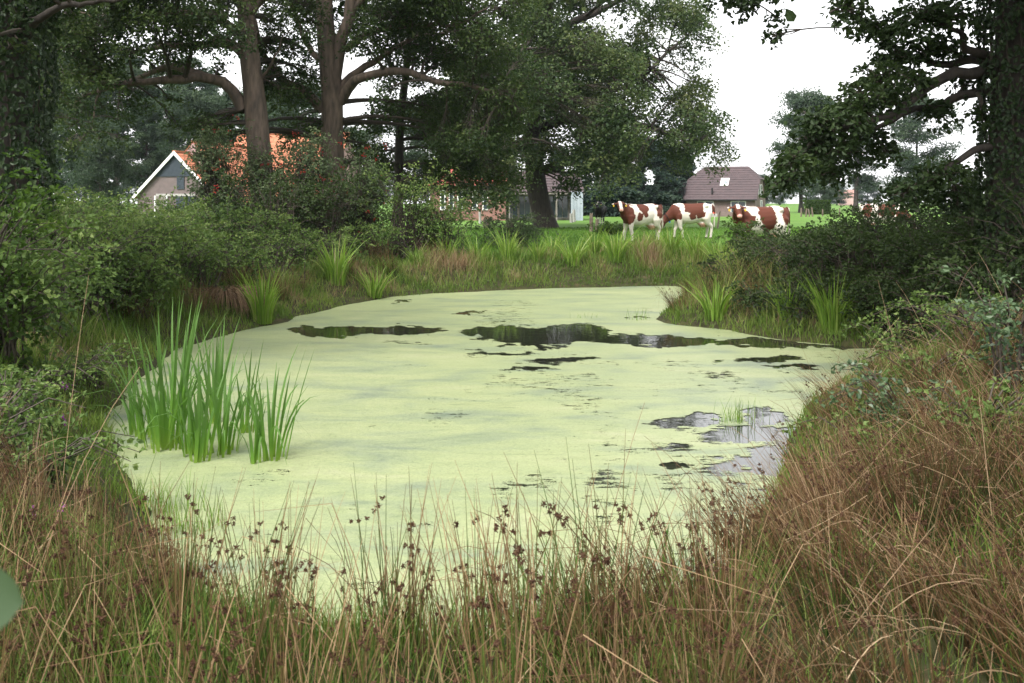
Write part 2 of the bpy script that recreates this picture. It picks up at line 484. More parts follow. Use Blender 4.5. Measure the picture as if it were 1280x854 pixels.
mp = n.new('ShaderNodeMapping'); mp.inputs['Scale'].default_value = (.45, 1.0, 1); mp.inputs['Rotation'].default_value = (0, 0, .15)
na = n.new('ShaderNodeTexNoise'); na.inputs['Scale'].default_value = 1.3; na.inputs['Detail'].default_value = 9; na.inputs['Roughness'].default_value = .62; na.inputs['Distortion'].default_value = .6
nb = n.new('ShaderNodeTexNoise'); nb.inputs['Scale'].default_value = 90; nb.inputs['Detail'].default_value = 3
nc = n.new('ShaderNodeTexNoise'); nc.inputs['Scale'].default_value = 9; nc.inputs['Detail'].default_value = 8; nc.inputs['Roughness'].default_value = .7
l.new(tc.outputs['Object'], mp.inputs[0]); l.new(mp.outputs[0], na.inputs['Vector']); l.new(tc.outputs['Object'], nb.inputs['Vector']); l.new(mp.outputs[0], nc.inputs['Vector'])
ca = ramp(n, [(.30, (.130, .163, .118)), (.41, (.198, .235, .140)), (.50, (.238, .274, .146)), (.60, (.264, .294, .154)), (.72, (.298, .310, .192))]); l.new(na.outputs['Fac'], ca.inputs[0])
cb = ramp(n, [(.28, (.55, .55, .5)), (.45, (.95, .95, .95)), (.7, (1.1, 1.1, 1.05))]); l.new(nb.outputs['Fac'], cb.inputs[0])
mu = n.new('ShaderNodeMix'); mu.data_type = 'RGBA'; mu.blend_type = 'MULTIPLY'; mu.inputs['Factor'].default_value = 1
l.new(ca.outputs[0], mu.inputs['A']); l.new(cb.outputs[0], mu.inputs['B'])
nd = n.new('ShaderNodeTexNoise'); nd.inputs['Scale'].default_value = 22; nd.inputs['Detail'].default_value = 8; nd.inputs['Roughness'].default_value = .75
l.new(tc.outputs['Object'], nd.inputs['Vector'])
cd = ramp(n, [(.30, (.60, .64, .62)), (.43, (.92, .93, .90)), (.55, (1.02, 1.02, 1.0)), (.72, (1.18, 1.12, 1.15))]); l.new(nd.outputs['Fac'], cd.inputs[0])
mp2 = n.new('ShaderNodeMapping'); mp2.inputs['Scale'].default_value = (.5, 2.2, 1); mp2.inputs['Rotation'].default_value = (0, 0, .12); l.new(tc.outputs['Object'], mp2.inputs[0])
ne = n.new('ShaderNodeTexNoise'); ne.inputs['Scale'].default_value = 3.2; ne.inputs['Detail'].default_value = 10; ne.inputs['Roughness'].default_value = .72; ne.inputs['Distortion'].default_value = 1.2
l.new(mp2.outputs[0], ne.inputs['Vector'])
ce = ramp(n, [(.30, (.52, .58, .55)), (.40, (.90, .92, .90)), (.5, (1, 1, 1)), (.66, (1.06, 1.03, 1.1))]); l.new(ne.outputs['Fac'], ce.inputs[0])
vo = n.new('ShaderNodeTexVoronoi'); vo.inputs['Scale'].default_value = 14; l.new(tc.outputs['Object'], vo.inputs['Vector'])
cv_ = ramp(n, [(.055, (.30, .24, .14)), (.085, (1, 1, 1))]); l.new(vo.outputs['Distance'], cv_.inputs[0])
src = mu.outputs['Result']
for other in (cd, ce, cv_):
    m3 = n.new('ShaderNodeMix'); m3.data_type = 'RGBA'; m3.blend_type = 'MULTIPLY'; m3.inputs['Factor'].default_value = .9 if other is not cv_ else .55
    l.new(src, m3.inputs['A']); l.new(other.outputs[0], m3.inputs['B']); src = m3.outputs['Result']
l.new(src, p.inputs['Base Color'])
bp = n.new('ShaderNodeBump'); bp.inputs['Distance'].default_value = .004; bp.inputs['Strength'].default_value = .8
l.new(nb.outputs['Fac'], bp.inputs['Height']); l.new(bp.outputs[0], p.inputs['Normal'])
# where the film is thin, small gaps open: cover + noise against a threshold
m1 = n.new('ShaderNodeMath'); m1.operation = 'MULTIPLY_ADD'; m1.inputs[1].default_value = 1.5; l.new(nc.outputs['Fac'], m1.inputs[0]); l.new(at.outputs['Fac'], m1.inputs[2])
m2 = n.new('ShaderNodeMath'); m2.operation = 'MULTIPLY_ADD'; m2.inputs[1].default_value = .5; l.new(nb.outputs['Fac'], m2.inputs[0]); l.new(m1.outputs[0], m2.inputs[2])
th = n.new('ShaderNodeMapRange'); th.inputs['From Min'].default_value = 1.49; th.inputs['From Max'].default_value = 1.60; l.new(m2.outputs[0], th.inputs['Value'])
tr = n.new('ShaderNodeBsdfTransparent'); mxs = n.new('ShaderNodeMixShader')
l.new(th.outputs[0], mxs.inputs[0]); l.new(tr.outputs[0], mxs.inputs[1]); l.new(p.outputs[0], mxs.inputs[2]); l.new(mxs.outputs[0], o.inputs['Surface'])
tag(g.build('duckweed', m), 'pale green duckweed film covering the pond with dark open leads', 'duckweed', kind='stuff')

# ------------------------------------------------------------------ trees
def clump_boxes(boxes):
    out = []
    for (x0, x1, y0, y1, d0, d1, cnt, rp, coarse) in boxes:
        for _ in range(cnt):
            d = rng.uniform(d0, d1)
            r = rp * rng.uniform(.75, 1.3) * (d0 + d1) / 2 / F
            c = P(rng.uniform(x0, x1), rng.uniform(y0, y1), d)
            out.append((c, np.array([r * 1.25, r * 1.25, r * .8]), coarse))
    return out

def make_tree(name, label, cat_group, trunk, trunk_r, boughs, clumps, lf, mat, bark, spray=.45, k=14, dens=11., hexa=False, base=None, droop=.35, flare=1.5, cmul=(2.2, 2.4)):
    """trunk / boughs are lists of world points; clumps (centre, radii, coarse)."""
    base = np.asarray(trunk[0]) if base is None else np.asarray(base)
    t = thing(name, label, 'tree', base, 0, cat_group)
    tp = spline(trunk, 26)
    tr = np.interp(np.linspace(0, 1, 26), [0, .06, .2, 1], [trunk_r * flare, trunk_r * 1.1, trunk_r, trunk_r * .3])
    tp2 = tp.copy()
    g = Geo(); tubes(g, tp2[None] - base, tr[None] * (1 + .08 * (rng.random((1, 26)) - .5)), 14)
    g.build('trunk', bark, t, True)
    pts, rads = [tp[5:]], [tr[5:]]
    for bpts, r0, r1 in boughs:
        b = spline(bpts, 16)
        L = np.linalg.norm(b[-1] - b[0])
        wob = rng.normal(size=(16, 3)) * .018 * L; wob[0] = 0
        wob = (wob + np.roll(wob, 1, 0) + np.roll(wob, -1, 0)) / 3; wob[0] = 0
        b = b + wob
        r = np.linspace(r0, r1, 16)
        g = Geo(); tubes(g, b[None] - base, r[None], 8)
        g.build('limb', bark, t, True)
        pts.append(b); rads.append(r)
    PT = np.concatenate(pts); RD = np.concatenate(rads)
    gl, gb = Geo(), Geo()
    for c, r, coarse in clumps:
        dist = np.linalg.norm((PT - c) * np.array([1, 1, 1.25]), axis=1) + np.where(PT[:, 2] > c[2] + .4, .7, 0)
        i = int(dist.argmin()); a = PT[i]; r0 = min(RD[i] * .6, .04 + .018 * dist[i])
        mid = (a + c) / 2 + np.array([0, 0, .12]) * dist[i] + rng.normal(size=3) * .06 * dist[i]
        tt = np.linspace(0, 1, 7)[:, None]
        path = a * (1 - tt) ** 2 + 2 * mid * tt * (1 - tt) + c * tt ** 2
        tubes(gb, path[None], np.linspace(r0, .014, 7)[None], 5)
        R_ = spray * (cmul[0] if coarse else 1.0); L_ = lf * (cmul[1] if coarse else 1.0)
        ns = max(5, int(dens * (r[0] * r[1] * r[2]) ** (2 / 3) / R_ ** 2))
        q = inball(ns, 2.2)
        S = c + q * r
        cl = np.clip(rng.uniform(.1, .65) + rng.normal(size=ns) * .14, 0, 1)
        sprays(gl, S, q, k, R_ * rng.uniform(.7, 1.2, ns), L_, L_ * .62, cl, hexa=hexa, droop=droop)
        if not coarse:
            tp_ = path[rng.integers(3, 7, ns)]
            m_ = (tp_ + S) / 2 + rng.normal(size=(ns, 3)) * .05
            tubes(gb, np.stack([tp_, m_, S], 1), np.broadcast_to([.012, .008, .003], (ns, 3)), 3)
    for gg in (gl, gb):
        gg.v = [v - base for v in gg.v]
    tag(gb.build('branchwork', M['twig'], t), kind='stuff')
    gl.build('crown', mat, t)
    return t

# ---- oak with the straight brown trunk, left
dA = 30.
A = lambda *a: [P(x, y, dA + (a_[0] if a_ else 0)) for x, y, *a_ in a]
gA = ground([P(334, 0, dA)[0]], [dA])[0]
trunkA = [np.array([P(334, 0, dA)[0], dA, gA - .2])] + A((330, 260), (324, 190), (318, 120), (309, 40), (305, -60), (300, -180), (296, -300))
boA = [(A((304, 138), (285, 110), (262, 99, -.3), (235, 102, -.7), (200, 105, -1), (160, 102, -1.4), (125, 112, -1.8), (95, 128, -2)), .20, .04),
       (A((268, 101), (235, 92, -.2), (205, 90, .2), (165, 99, .5), (120, 103, .6), (80, 92, .3)), .13, .03),
       (A((302, 66), (280, 50, .2), (250, 58, .5), (205, 56, .8), (165, 63, 1), (125, 60, 1.4)), .15, .03),
       (A((300, 40), (265, 22, -.4), (210, 18, -.8), (150, 24, -1), (90, 15, -1)), .14, .03),
       (A((300, 5), (260, -30, .5), (190, -60, 1), (110, -80, 1.4)), .16, .04),
       (A((312, 20), (345, -30, -.5), (380, -80, -1)), .13, .04),
       (A((327, 98), (340, 76, -.4), (356, 44, -.8)), .045, .012),
       (A((125, 110, -1.8), (118, 135, -2), (116, 165, -2.1)), .035, .01)]
clA = clump_boxes([(50, 300, -30, 52, 26, 35, 54, 25, 0), (55, 170, 55, 150, 26, 34, 24, 19, 0), (165, 290, 50, 100, 28, 35, 9, 16, 0), (60, 150, 130, 200, 27, 31, 8, 14, 0),
                   (326, 395, -10, 130, 28, 35, 24, 18, 0), (108, 160, 150, 190, 27, 29, 4, 11, 0), (205, 300, 105, 165, 29, 33, 10, 13, 0), (30, 410, -300, -40, 26, 38, 24, 55, 1)])
make_tree('oak_tree', 'tall oak with a straight brown trunk and long boughs reaching left', 'oaks behind the pond', trunkA, .36, boA, clA, .12, M['oak'], M['bark'], dens=13)

# ---- forked oak right of it
dB = 33.
B_ = lambda *a: [P(x, y, dB + (a_[0] if a_ else 0)) for x, y, *a_ in a]
gB = ground([P(416, 0, dB)[0]], [dB])[0]
trunkB = [np.array([P(417, 0, dB)[0], dB, gB - .2])] + B_((416, 260), (415, 190), (415, 125), (409, 60), (405, 0), (401, -120), (398, -280))
boB = [(B_((421, 122), (430, 65), (441, 5), (452, -100), (466, -250)), .24, .08),
       (B_((404, 138), (379, 116, -.3), (357, 102, -.5), (336, 80, -.8), (322, 56, -1), (316, 20, -1.2)), .19, .06),
       (B_((407, 78), (386, 60, .4), (371, 25, .7), (360, -20, 1)), .12, .04),
       (B_((425, 128), (438, 107, -.4), (455, 98, -.9), (502, 92, -1.4), (537, 102, -1.8), (590, 112, -2.2), (640, 126, -2.4)), .19, .035),
       (B_((424, 112), (462, 80, .3), (490, 62, .6), (513, 47, .8), (555, 40, 1)), .15, .035),
       (B_((433, 62), (455, 44, -.5), (505, 34, -1), (560, 30, -1.4), (610, 12, -1.7)), .13, .03),
       (B_((440, 12), (480, -30, .5), (550, -70, 1), (620, -90, 1)), .14, .04)]
clB = clump_boxes([(450, 650, -30, 62, 29, 38, 46, 24, 0), (480, 650, 60, 115, 30, 37, 22, 21, 0), (540, 660, 100, 175, 30, 36, 20, 19, 0), (345, 400, -20, 60, 32, 37, 9, 18, 0), (338, 398, 150, 186, 33, 36, 9, 12, 0), (270, 300, 150, 180, 33, 35, 4, 10, 0), (428, 470, 165, 215, 33, 36, 8, 12, 0), (430, 480, -30, 40, 33, 38, 7, 17, 0),
                   (440, 480, 20, 75, 33, 36, 2, 12, 0), (340, 650, -300, -40, 29, 40, 22, 55, 1)])
make_tree('oak_tree', 'forked oak with two upright stems and a bough arching right', 'oaks behind the pond', trunkB, .40, boB, clB, .12, M['oak'], M['bark'], dens=13)

# ---- slim tree behind
dC = 38.
C_ = lambda *a: [P(x, y, dC + (a_[0] if a_ else 0)) for x, y, *a_ in a]
trunkC = [np.array([P(496, 0, dC)[0], dC, .4])] + C_((498, 250), (500, 160), (507, 95), (512, 45), (516, -20), (520, -140))
boC = [(C_((502, 140), (530, 120), (560, 118)), .07, .02), (C_((501, 175), (540, 172, -.5), (585, 178, -1)), .08, .02), (C_((506, 95), (480, 70), (470, 50)), .06, .02)]
clC = clump_boxes([(455, 570, 135, 235, 36, 41, 26, 16, 0), (540, 650, 130, 225, 36, 42, 24, 17, 0), (480, 600, 30, 130, 36, 42, 18, 16, 0), (470, 600, -160, -20, 36, 42, 8, 40, 1)])
make_tree('slim_tree', 'slim dark tree leaning up between the forked oak and the big oak', None, trunkC, .19, boC, clC, .14, M['oak'], M['bark_dark'])

# ---- the big broad oak standing in the meadow
dD = 62.
D_ = lambda *a: [P(x, y, dD + (a_[0] if a_ else 0)) for x, y, *a_ in a]
trunkD = [np.array([P(683, 0, dD)[0], dD, .35])] + D_((679, 270), (671, 235), (668, 200), (667, 150), (676, 85), (685, 10), (690, -110))
boD = [(D_((668, 165), (710, 150, -1), (763, 146, -2), (825, 163, -2.5), (880, 175, -2.5)), .36, .06), (D_((670, 130), (720, 128, 1), (760, 122, 1), (778, 105, 1), (808, 92, 1), (832, 70, 1), (860, 50, 1)), .34, .06),
       (D_((667, 190), (640, 182, -2), (600, 175, -3), (560, 180, -4)), .3, .05), (D_((672, 100), (630, 70, -1), (590, 50, -2)), .32, .06),
       (D_((678, 70), (720, 30, 0), (770, 0, 0), (830, -30, 0)), .34, .07), (D_((684, 20), (650, -40), (620, -90)), .3, .07), (D_((685, 10), (660, 60, -4), (640, 110, -7)), .2, .05)]
clD = clump_boxes([(560, 730, 60, 195, 52, 68, 62, 21, 0), (640, 810, -30, 130, 53, 71, 60, 23, 0), (730, 895, 110, 195, 56, 69, 40, 18, 0), (790, 885, 0, 120, 57, 69, 32, 17, 0), (700, 800, 60, 190, 52, 58, 22, 18, 0),
                   (706, 800, 165, 240, 53, 63, 26, 13, 0), (560, 665, 175, 225, 52, 62, 24, 14, 0), (575, 640, 200, 258, 52, 60, 24, 11, 0), (830, 912, 140, 215, 57, 66, 18, 12, 0), (600, 850, -190, -40, 54, 70, 20, 42, 1)])
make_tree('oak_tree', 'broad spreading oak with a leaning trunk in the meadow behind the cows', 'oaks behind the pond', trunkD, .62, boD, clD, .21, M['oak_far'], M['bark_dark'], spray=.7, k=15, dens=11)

# ---- near dark oak at the right edge
dE = 13.5
E_ = lambda *a: [P(x, y, dE + (a_[0] if a_ else 0)) for x, y, *a_ in a]
trunkE = [np.array([P(1266, 0, dE)[0], dE, .5])] + E_((1266, 330), (1268, 200), (1270, 100), (1272, 0), (1276, -200), (1280, -500))
boE = [(E_((1262, 82), (1227, 68), (1207, 60, -.2), (1205, 46, -.3), (1185, 34, -.4), (1160, 20, -.5)), .085, .015),
       (E_((1240, 78), (1215, 73, .2), (1193, 80, .4), (1172, 82, .5), (1152, 72, .7), (1120, 60, .8), (1090, 40, 1)), .075, .012),
       (E_((1255, 84), (1222, 92), (1186, 98, -.2), (1166, 112, -.3), (1145, 126, -.5), (1120, 140, -.6), (1090, 146, -.8), (1040, 160, -1), (1005, 190, -1.1), (985, 225, -1.2)), .095, .012),
       (E_((1258, 112), (1213, 119, .2), (1188, 124, .3), (1176, 134, .3), (1135, 142, .2), (1095, 158, 0), (1060, 185, 0), (1040, 215, 0)), .075, .012),
       (E_((1272, -40), (1200, -70, .5), (1100, -80, .8), (1010, -60, 1), (950, -30, 1), (925, -6, 1)), .12, .012),
       (E_((1272, -20), (1190, -30, -.5), (1120, -20, -1), (1070, 0, -1), (1040, 14, -1)), .1, .012),
       (E_((1270, 180), (1225, 190, -.3), (1180, 215, -.6), (1140, 240, -.8), (1115, 255, -.9)), .07, .01)]
clE = []
for (x, y, r, dd) in [(1190, 20, 26, -.4), (1150, 18, 24, -.6), (1120, 36, 24, .6), (1085, 34, 22, .8), (1060, 14, 20, -1), (1160, 60, 22, .5), (1120, 70, 26, .6), (1185, 60, 16, .2), (1095, 95, 24, .2), (1140, 100, 22, -.4), (1170, 140, 18, 0),
                      (1110, 125, 22, -.6), (1070, 130, 26, -.8), (1050, 155, 26, -.9), (1020, 150, 22, -1), (1015, 182, 24, -1), (990, 200, 22, -1.1), (975, 228, 16, -1.2), (1050, 190, 24, 0), (1035, 215, 20, 0), 
                      (1085, 170, 20, 0), (1110, 190, 14, 0), (1130, 240, 20, -.8), (1160, 225, 20, -.7), (1190, 215, 18, -.5), (1200, 250, 20, -.4), (930, 2, 20, 1), (900, -6, 16, 1), (955, -14, 18, 1), (971, 22, 8, 1), (965, 46, 6, 1),
                      (1230, 30, 14, .5), (1205, 105, 12, .3), (1225, 140, 12, -.2)]:
    c = P(x, y, dE + dd); rr = r * dE / F
    clE.append((c, np.array([rr * 1.15, rr * 1.5, rr]), 0))
clE += [(P(x, y, dE + dd), np.array([1.3, 1.3, .8]), 1) for x, y, dd in [(1150, -190, 0), (1230, -230, 1), (1330, -220, -1), (1100, -270, 1.5), (1200, -330, 0), (1320, -330, 1), (1440, -220, 2), (1500, -40, 1), (1500, 80, 1.5), (1480, 30, 3), (1420, -330, -1), (1250, -400, 2), (1460, -140, -2), (1480, -220, -3), (1340, -330, -3), (1150, -330, -3), (1220, -420, -4), (1350, -450, -5), (1450, -400, -6), (1180, -300, 4), (1300, -280, 5), (1420, -150, 6), (1500, 100, 5)]]
clE += [(np.array([rng.uniform(4.5, 14), rng.uniform(7, 21), rng.uniform(7.6, 11)]), np.array([1.8, 1.8, .8]), 1) for _ in range(34)]  # unseen crown clumps overhead, added to shade the right bank
make_tree('oak_tree', 'dark ivy-wrapped oak at the right edge with boughs against the sky', 'oaks behind the pond', trunkE, .34, boE, clE, .078, M['oak_near'], M['bark_dark'], spray=.18, k=15, dens=10., hexa=True, cmul=(4.5, 4.2))
def ivy_on(name, label, cx, cyy, z0, z1, rad, n, leaf=.085, bulge=.12):
    z = rng.uniform(z0, z1, n); a = rng.random(n) * 2 * np.pi
    bl = rad + bulge * (fbm(a * 2.2 + cx, z * 1.4, 3)) + rng.random(n) * .06
    od = np.stack([np.cos(a), np.sin(a), np.full(n, .1)], 1)
    C = np.stack([cx + np.cos(a) * bl, cyy + np.sin(a) * bl, z], 1)
    g = Geo()
    base = np.array([cx, cyy, z0])
    leaves(g, C - base, od + rng.normal(size=(n, 3)) * .4, np.array([0, 0, -1.]) + rng.normal(size=(n, 3)) * .5, leaf * rng.uniform(.7, 1.2, n), leaf * .8 * rng.uniform(.7, 1.2, n), np.clip(rng.normal(.4, .25, n), 0, 1), hexa=True)
    t = thing(name, label, 'ivy', base)
    g.build('leaf_cover', M['ivy'], t)
    st = []
    for i in range(8):
        aa = i / 8 * 2 * np.pi; zz = np.linspace(z0, z1, 12); an = aa + .3 * np.sin(zz * .9 + i)
        st.append(np.stack([cx + np.cos(an) * (rad + .02), cyy + np.sin(an) * (rad + .02), zz], 1) - base)
    g = Geo(); tubes(g, np.array(st), np.full((8, 12), .018), 5)
    tag(g.build('climbing_stem', M['twig'], t), kind='stuff')
    return t
ivy_on('ivy', 'dark ivy climbing the trunk of the oak at the right edge', P(1267, 0, dE)[0], dE, .6, 6.5, .35, 9000, .065, .11)

# ---- ivy-wrapped tree at the left edge
dF = 15.5
xF = P(8, 0, dF)[0]
F_ = lambda *a: [P(x, y, dF + (a_[0] if a_ else 0)) for x, y, *a_ in a]
trunkF = [np.array([xF, dF, .4])] + F_((8, 230), (10, 100), (12, 0), (14, -150), (12, -320))
boF = [(F_((10, 60), (60, 20, -.5), (110, 5, -.8), (150, 0, -1)), .09, .02), (F_((12, 20), (-50, -30), (-110, -60)), .1, .03), (F_((12, -60), (90, -110), (160, -140)), .12, .03)]
clF = clump_boxes([(20, 75, -15, 30, 14.5, 16.5, 6, 26, 0), (-60, 30, -40, 10, 14, 17, 6, 34, 0), (75, 140, -40, -8, 14.5, 16, 3, 24, 0), (-160, 180, -360, -130, 12, 19, 16, 80, 1), (-30, 20, 20, 70, 14, 15, 3, 18, 0)])
make_tree('ivy_tree', 'ivy-wrapped tree trunk at the left edge above the hazel', None, trunkF, .36, boF, clF, .095, M['oak'], M['bark_dark'], spray=.3, k=12, dens=9)
ivy_on('ivy', 'thick ivy sheathing the trunk at the left edge', xF, dF, .7, 6.5, .44, 9000, .085, .36)

# ---- trees further back: a few kinds, each copied with its trunk and crown
def proto_tree(h, w, clear, nl, leaf, mat, conic=False, seed=0):
    t = thing('back_tree', 'x', 'tree', (0, 0, 0))
    g = Geo(); K = 12
    tt = np.linspace(0, 1, K)
    path = np.stack([.25 * np.sin(tt * 3 + seed), .2 * np.cos(tt * 2.3 + seed) - .2, tt * h * .92], 1)
    rad = np.interp(tt, [0, .05, 1], [.024 * h * 1.3, .018 * h, .02])
    tubes(g, path[None], rad[None], 9)
    nb = 34
    zs = np.sort(rng.uniform(clear, .95, nb)); az = rng.random(nb) * 2 * np.pi
    cl = []
    for z, a in zip(zs, az):
        u = (z - clear) / (1 - clear)
        pr = (1 - u) * .95 + .08 if conic else math.sin(math.pi * min(1, .18 + .78 * u)) ** .8
        rr = w * .5 * pr * rng.uniform(.55, 1.0)
        i = np.array([np.interp(z, tt * .92, path[:, k]) for k in (0, 1)])
        st = np.array([i[0], i[1], z * h - (0 if conic else .1 * rr)])
        en = np.array([i[0] + math.cos(a) * rr, i[1] + math.sin(a) * rr, z * h + (-.15 if conic else .18) * rr])
        md = (st + en) / 2 + np.array([0, 0, .08 * rr])
        tubes(g, np.stack([st, md, en])[None], np.array([[.006 * h * (1.2 - u), .004 * h * (1.2 - u), .01]]), 5)
        for f in (.45, .75, 1.0):
            cl.append((st + (en - st) * f, w * (.10 if conic else .13) * rng.uniform(.6, 1.25)))
    g.build('trunk', M['bark_dark'], t, True)
    gl = Geo()
    per = max(1, nl // len(cl) // 12)
    for c, r in cl:
        q = inball(per, 2)
        sprays(gl, c + q * r * np.array([1.2, 1.2, .7]), q, 12, r * .5, leaf, leaf * .65, np.clip(rng.uniform(.15, .8) + rng.normal(size=per) * .15, 0, 1), droop=.5 if conic else .25)
    gl.build('crown', mat, t)
    return t
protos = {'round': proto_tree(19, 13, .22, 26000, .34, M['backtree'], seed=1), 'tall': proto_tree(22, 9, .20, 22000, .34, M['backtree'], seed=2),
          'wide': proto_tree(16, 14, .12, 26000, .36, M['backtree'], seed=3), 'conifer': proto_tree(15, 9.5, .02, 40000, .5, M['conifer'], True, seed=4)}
first = {k: True for k in protos}
def back_tree(kind, px, d, ytop, label, group, wide=1.0, gz=.62, name=None):
    pr = protos[kind]
    h0 = {'round': 19, 'tall': 22, 'wide': 16, 'conifer': 15}[kind]
    h = ZC + (HY - ytop) / F * d - gz
    s = h / h0
    loc = ((px - HX) / F * d, d, gz - .1)
    sc = (s * wide, s * wide, s)
    if first[kind]:
        first[kind] = False
        pr.location = loc; pr.rotation_euler = (0, 0, rng.random() * 6.28); pr.scale = sc
        pr['label'] = label; pr['group'] = group; o = pr
    else:
        o = dup(pr, loc, rng.random() * 6.28, sc, label, group)
    o.name = name or {'round': 'broadleaf_tree', 'tall': 'poplar_tree', 'wide': 'spreading_tree', 'conifer': 'conifer_tree'}[kind]
    return o
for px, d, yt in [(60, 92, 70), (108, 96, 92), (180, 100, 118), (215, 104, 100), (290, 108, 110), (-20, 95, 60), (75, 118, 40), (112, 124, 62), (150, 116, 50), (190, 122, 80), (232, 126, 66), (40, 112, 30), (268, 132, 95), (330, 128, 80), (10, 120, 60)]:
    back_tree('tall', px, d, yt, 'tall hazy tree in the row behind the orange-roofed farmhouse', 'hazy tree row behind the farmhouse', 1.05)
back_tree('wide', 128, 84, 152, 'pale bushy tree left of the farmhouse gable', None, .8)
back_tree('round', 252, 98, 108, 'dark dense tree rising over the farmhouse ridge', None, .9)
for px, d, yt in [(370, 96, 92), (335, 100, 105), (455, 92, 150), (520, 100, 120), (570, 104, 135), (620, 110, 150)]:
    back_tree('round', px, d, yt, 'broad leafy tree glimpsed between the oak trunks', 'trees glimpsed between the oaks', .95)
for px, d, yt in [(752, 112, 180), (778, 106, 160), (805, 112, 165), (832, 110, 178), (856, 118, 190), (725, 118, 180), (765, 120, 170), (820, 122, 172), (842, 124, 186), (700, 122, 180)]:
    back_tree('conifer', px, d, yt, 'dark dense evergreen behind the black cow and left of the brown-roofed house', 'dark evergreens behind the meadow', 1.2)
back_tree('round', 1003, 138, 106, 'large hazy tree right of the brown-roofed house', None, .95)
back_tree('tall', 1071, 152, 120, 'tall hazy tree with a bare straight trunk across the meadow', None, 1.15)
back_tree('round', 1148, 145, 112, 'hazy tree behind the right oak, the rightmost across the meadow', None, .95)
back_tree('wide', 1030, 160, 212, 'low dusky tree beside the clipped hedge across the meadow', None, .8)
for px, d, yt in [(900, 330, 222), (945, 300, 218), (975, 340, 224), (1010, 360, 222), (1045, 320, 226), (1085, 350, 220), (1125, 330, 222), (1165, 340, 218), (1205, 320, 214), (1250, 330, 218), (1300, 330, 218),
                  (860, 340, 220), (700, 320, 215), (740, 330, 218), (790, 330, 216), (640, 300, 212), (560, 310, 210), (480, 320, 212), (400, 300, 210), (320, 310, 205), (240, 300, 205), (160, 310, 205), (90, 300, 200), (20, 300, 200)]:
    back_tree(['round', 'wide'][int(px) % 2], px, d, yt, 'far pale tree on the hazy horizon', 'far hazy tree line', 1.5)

# ------------------------------------------------------------------ shrubs and brambles
def shrub(name, label, cat, px, d, h, rx, mat, leaf, group=None, ns=None, spray=.22, k=9, hexa=False, berries=0, lumps=5, airy=2.4, x=None, z=None):
    x = P(px, 0, d)[0] if x is None else x
    z = ground([x], [d])[0] - .05 if z is None else z
    t = thing(name, label, cat, (x, d, z), 0, group)
    gl, gs = Geo(), Geo()
    ns = int(ns * 1.5) if ns else int(34 * (rx * rx * h) ** (2 / 3) / (spray * 2.2) ** 2 * .62)
    cs, rs = [np.array([0, 0, h * .42])], [np.array([rx * .8, rx * .8, h * .5])]
    for i in range(lumps):
        a = rng.random() * 6.28; q = rng.uniform(.3, .7) * rx; hh = rng.uniform(.3, .78) * h
        cs.append(np.array([math.cos(a) * q, math.sin(a) * q, hh])); rs.append(np.array([rx * rng.uniform(.3, .5), rx * rng.uniform(.3, .5), h * rng.uniform(.18, .26)]))
    w = np.array([r.prod() ** (2 / 3) for r in rs]); w /= w.sum()
    for c, r, ww in zip(cs, rs, w):
        m_ = max(4, int(ns * ww)); q = inball(m_, airy)
        S = c + q * r; S[:, 2] = np.maximum(S[:, 2], .06 + rng.random(m_) * .15)
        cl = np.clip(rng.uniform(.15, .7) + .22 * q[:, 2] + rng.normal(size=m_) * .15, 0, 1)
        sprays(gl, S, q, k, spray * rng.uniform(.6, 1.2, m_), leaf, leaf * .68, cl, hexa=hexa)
        b0 = np.zeros((m_ // 3, 3)); b0[:, :2] = rng.normal(size=(m_ // 3, 2)) * rx * .2
        S3 = S[:m_ // 3]
        md = b0 * .4 + S3 * .6; md[:, 2] = S3[:, 2] * .75 + .05 * h
        tubes(gs, np.stack([b0, md, S3], 1), np.broadcast_to([.016, .010, .004], (len(b0), 3)), 4)
    # long arching shoots that break the outline
    na = int(10 + 8 * rx)
    a = rng.random(na) * 6.28; q = rng.uniform(.2, .9, na) * rx
    b = np.stack([np.cos(a) * q * .5, np.sin(a) * q * .5, np.full(na, h * .55)], 1); e = np.stack([np.cos(a) * (q + .35), np.sin(a) * (q + .35), h * rng.uniform(.75, 1.12, na) - q / rx * h * .35], 1)
    tubes(gs, np.stack([b, (b + e) / 2 + np.array([0, 0, .12]), e], 1), np.broadcast_to([.008, .006, .003], (na, 3)), 3)
    for f in (.6, .8, 1.0):
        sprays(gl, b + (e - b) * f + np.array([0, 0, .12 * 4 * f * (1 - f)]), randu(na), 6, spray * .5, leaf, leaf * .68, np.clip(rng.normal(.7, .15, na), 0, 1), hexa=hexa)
    gl.build('foliage', mat, t)
    tag(gs.build('stem_work', M['twig'], t), kind='stuff')
    if berries:
        gbm = Geo(); C = inball(berries, 3) * np.array([rx, rx, h * .45]) + np.array([0, 0, h * .55])
        for c in C:
            for j in range(7):
                q = c + rng.normal(size=3) * .045; s = .022
                gbm.add(q + s * np.array([[1, 0, 0], [-1, 0, 0], [0, 1, 0], [0, -1, 0], [0, 0, 1], [0, 0, -1]]), [[0, 2, 4], [2, 1, 4], [1, 3, 4], [3, 0, 4], [2, 0, 5], [1, 2, 5], [3, 1, 5], [0, 3, 5]])
        tag(gbm.build('berry_cluster', M['berry'], t), kind='stuff')
    return t
LB = 'bramble thicket on the left bank'
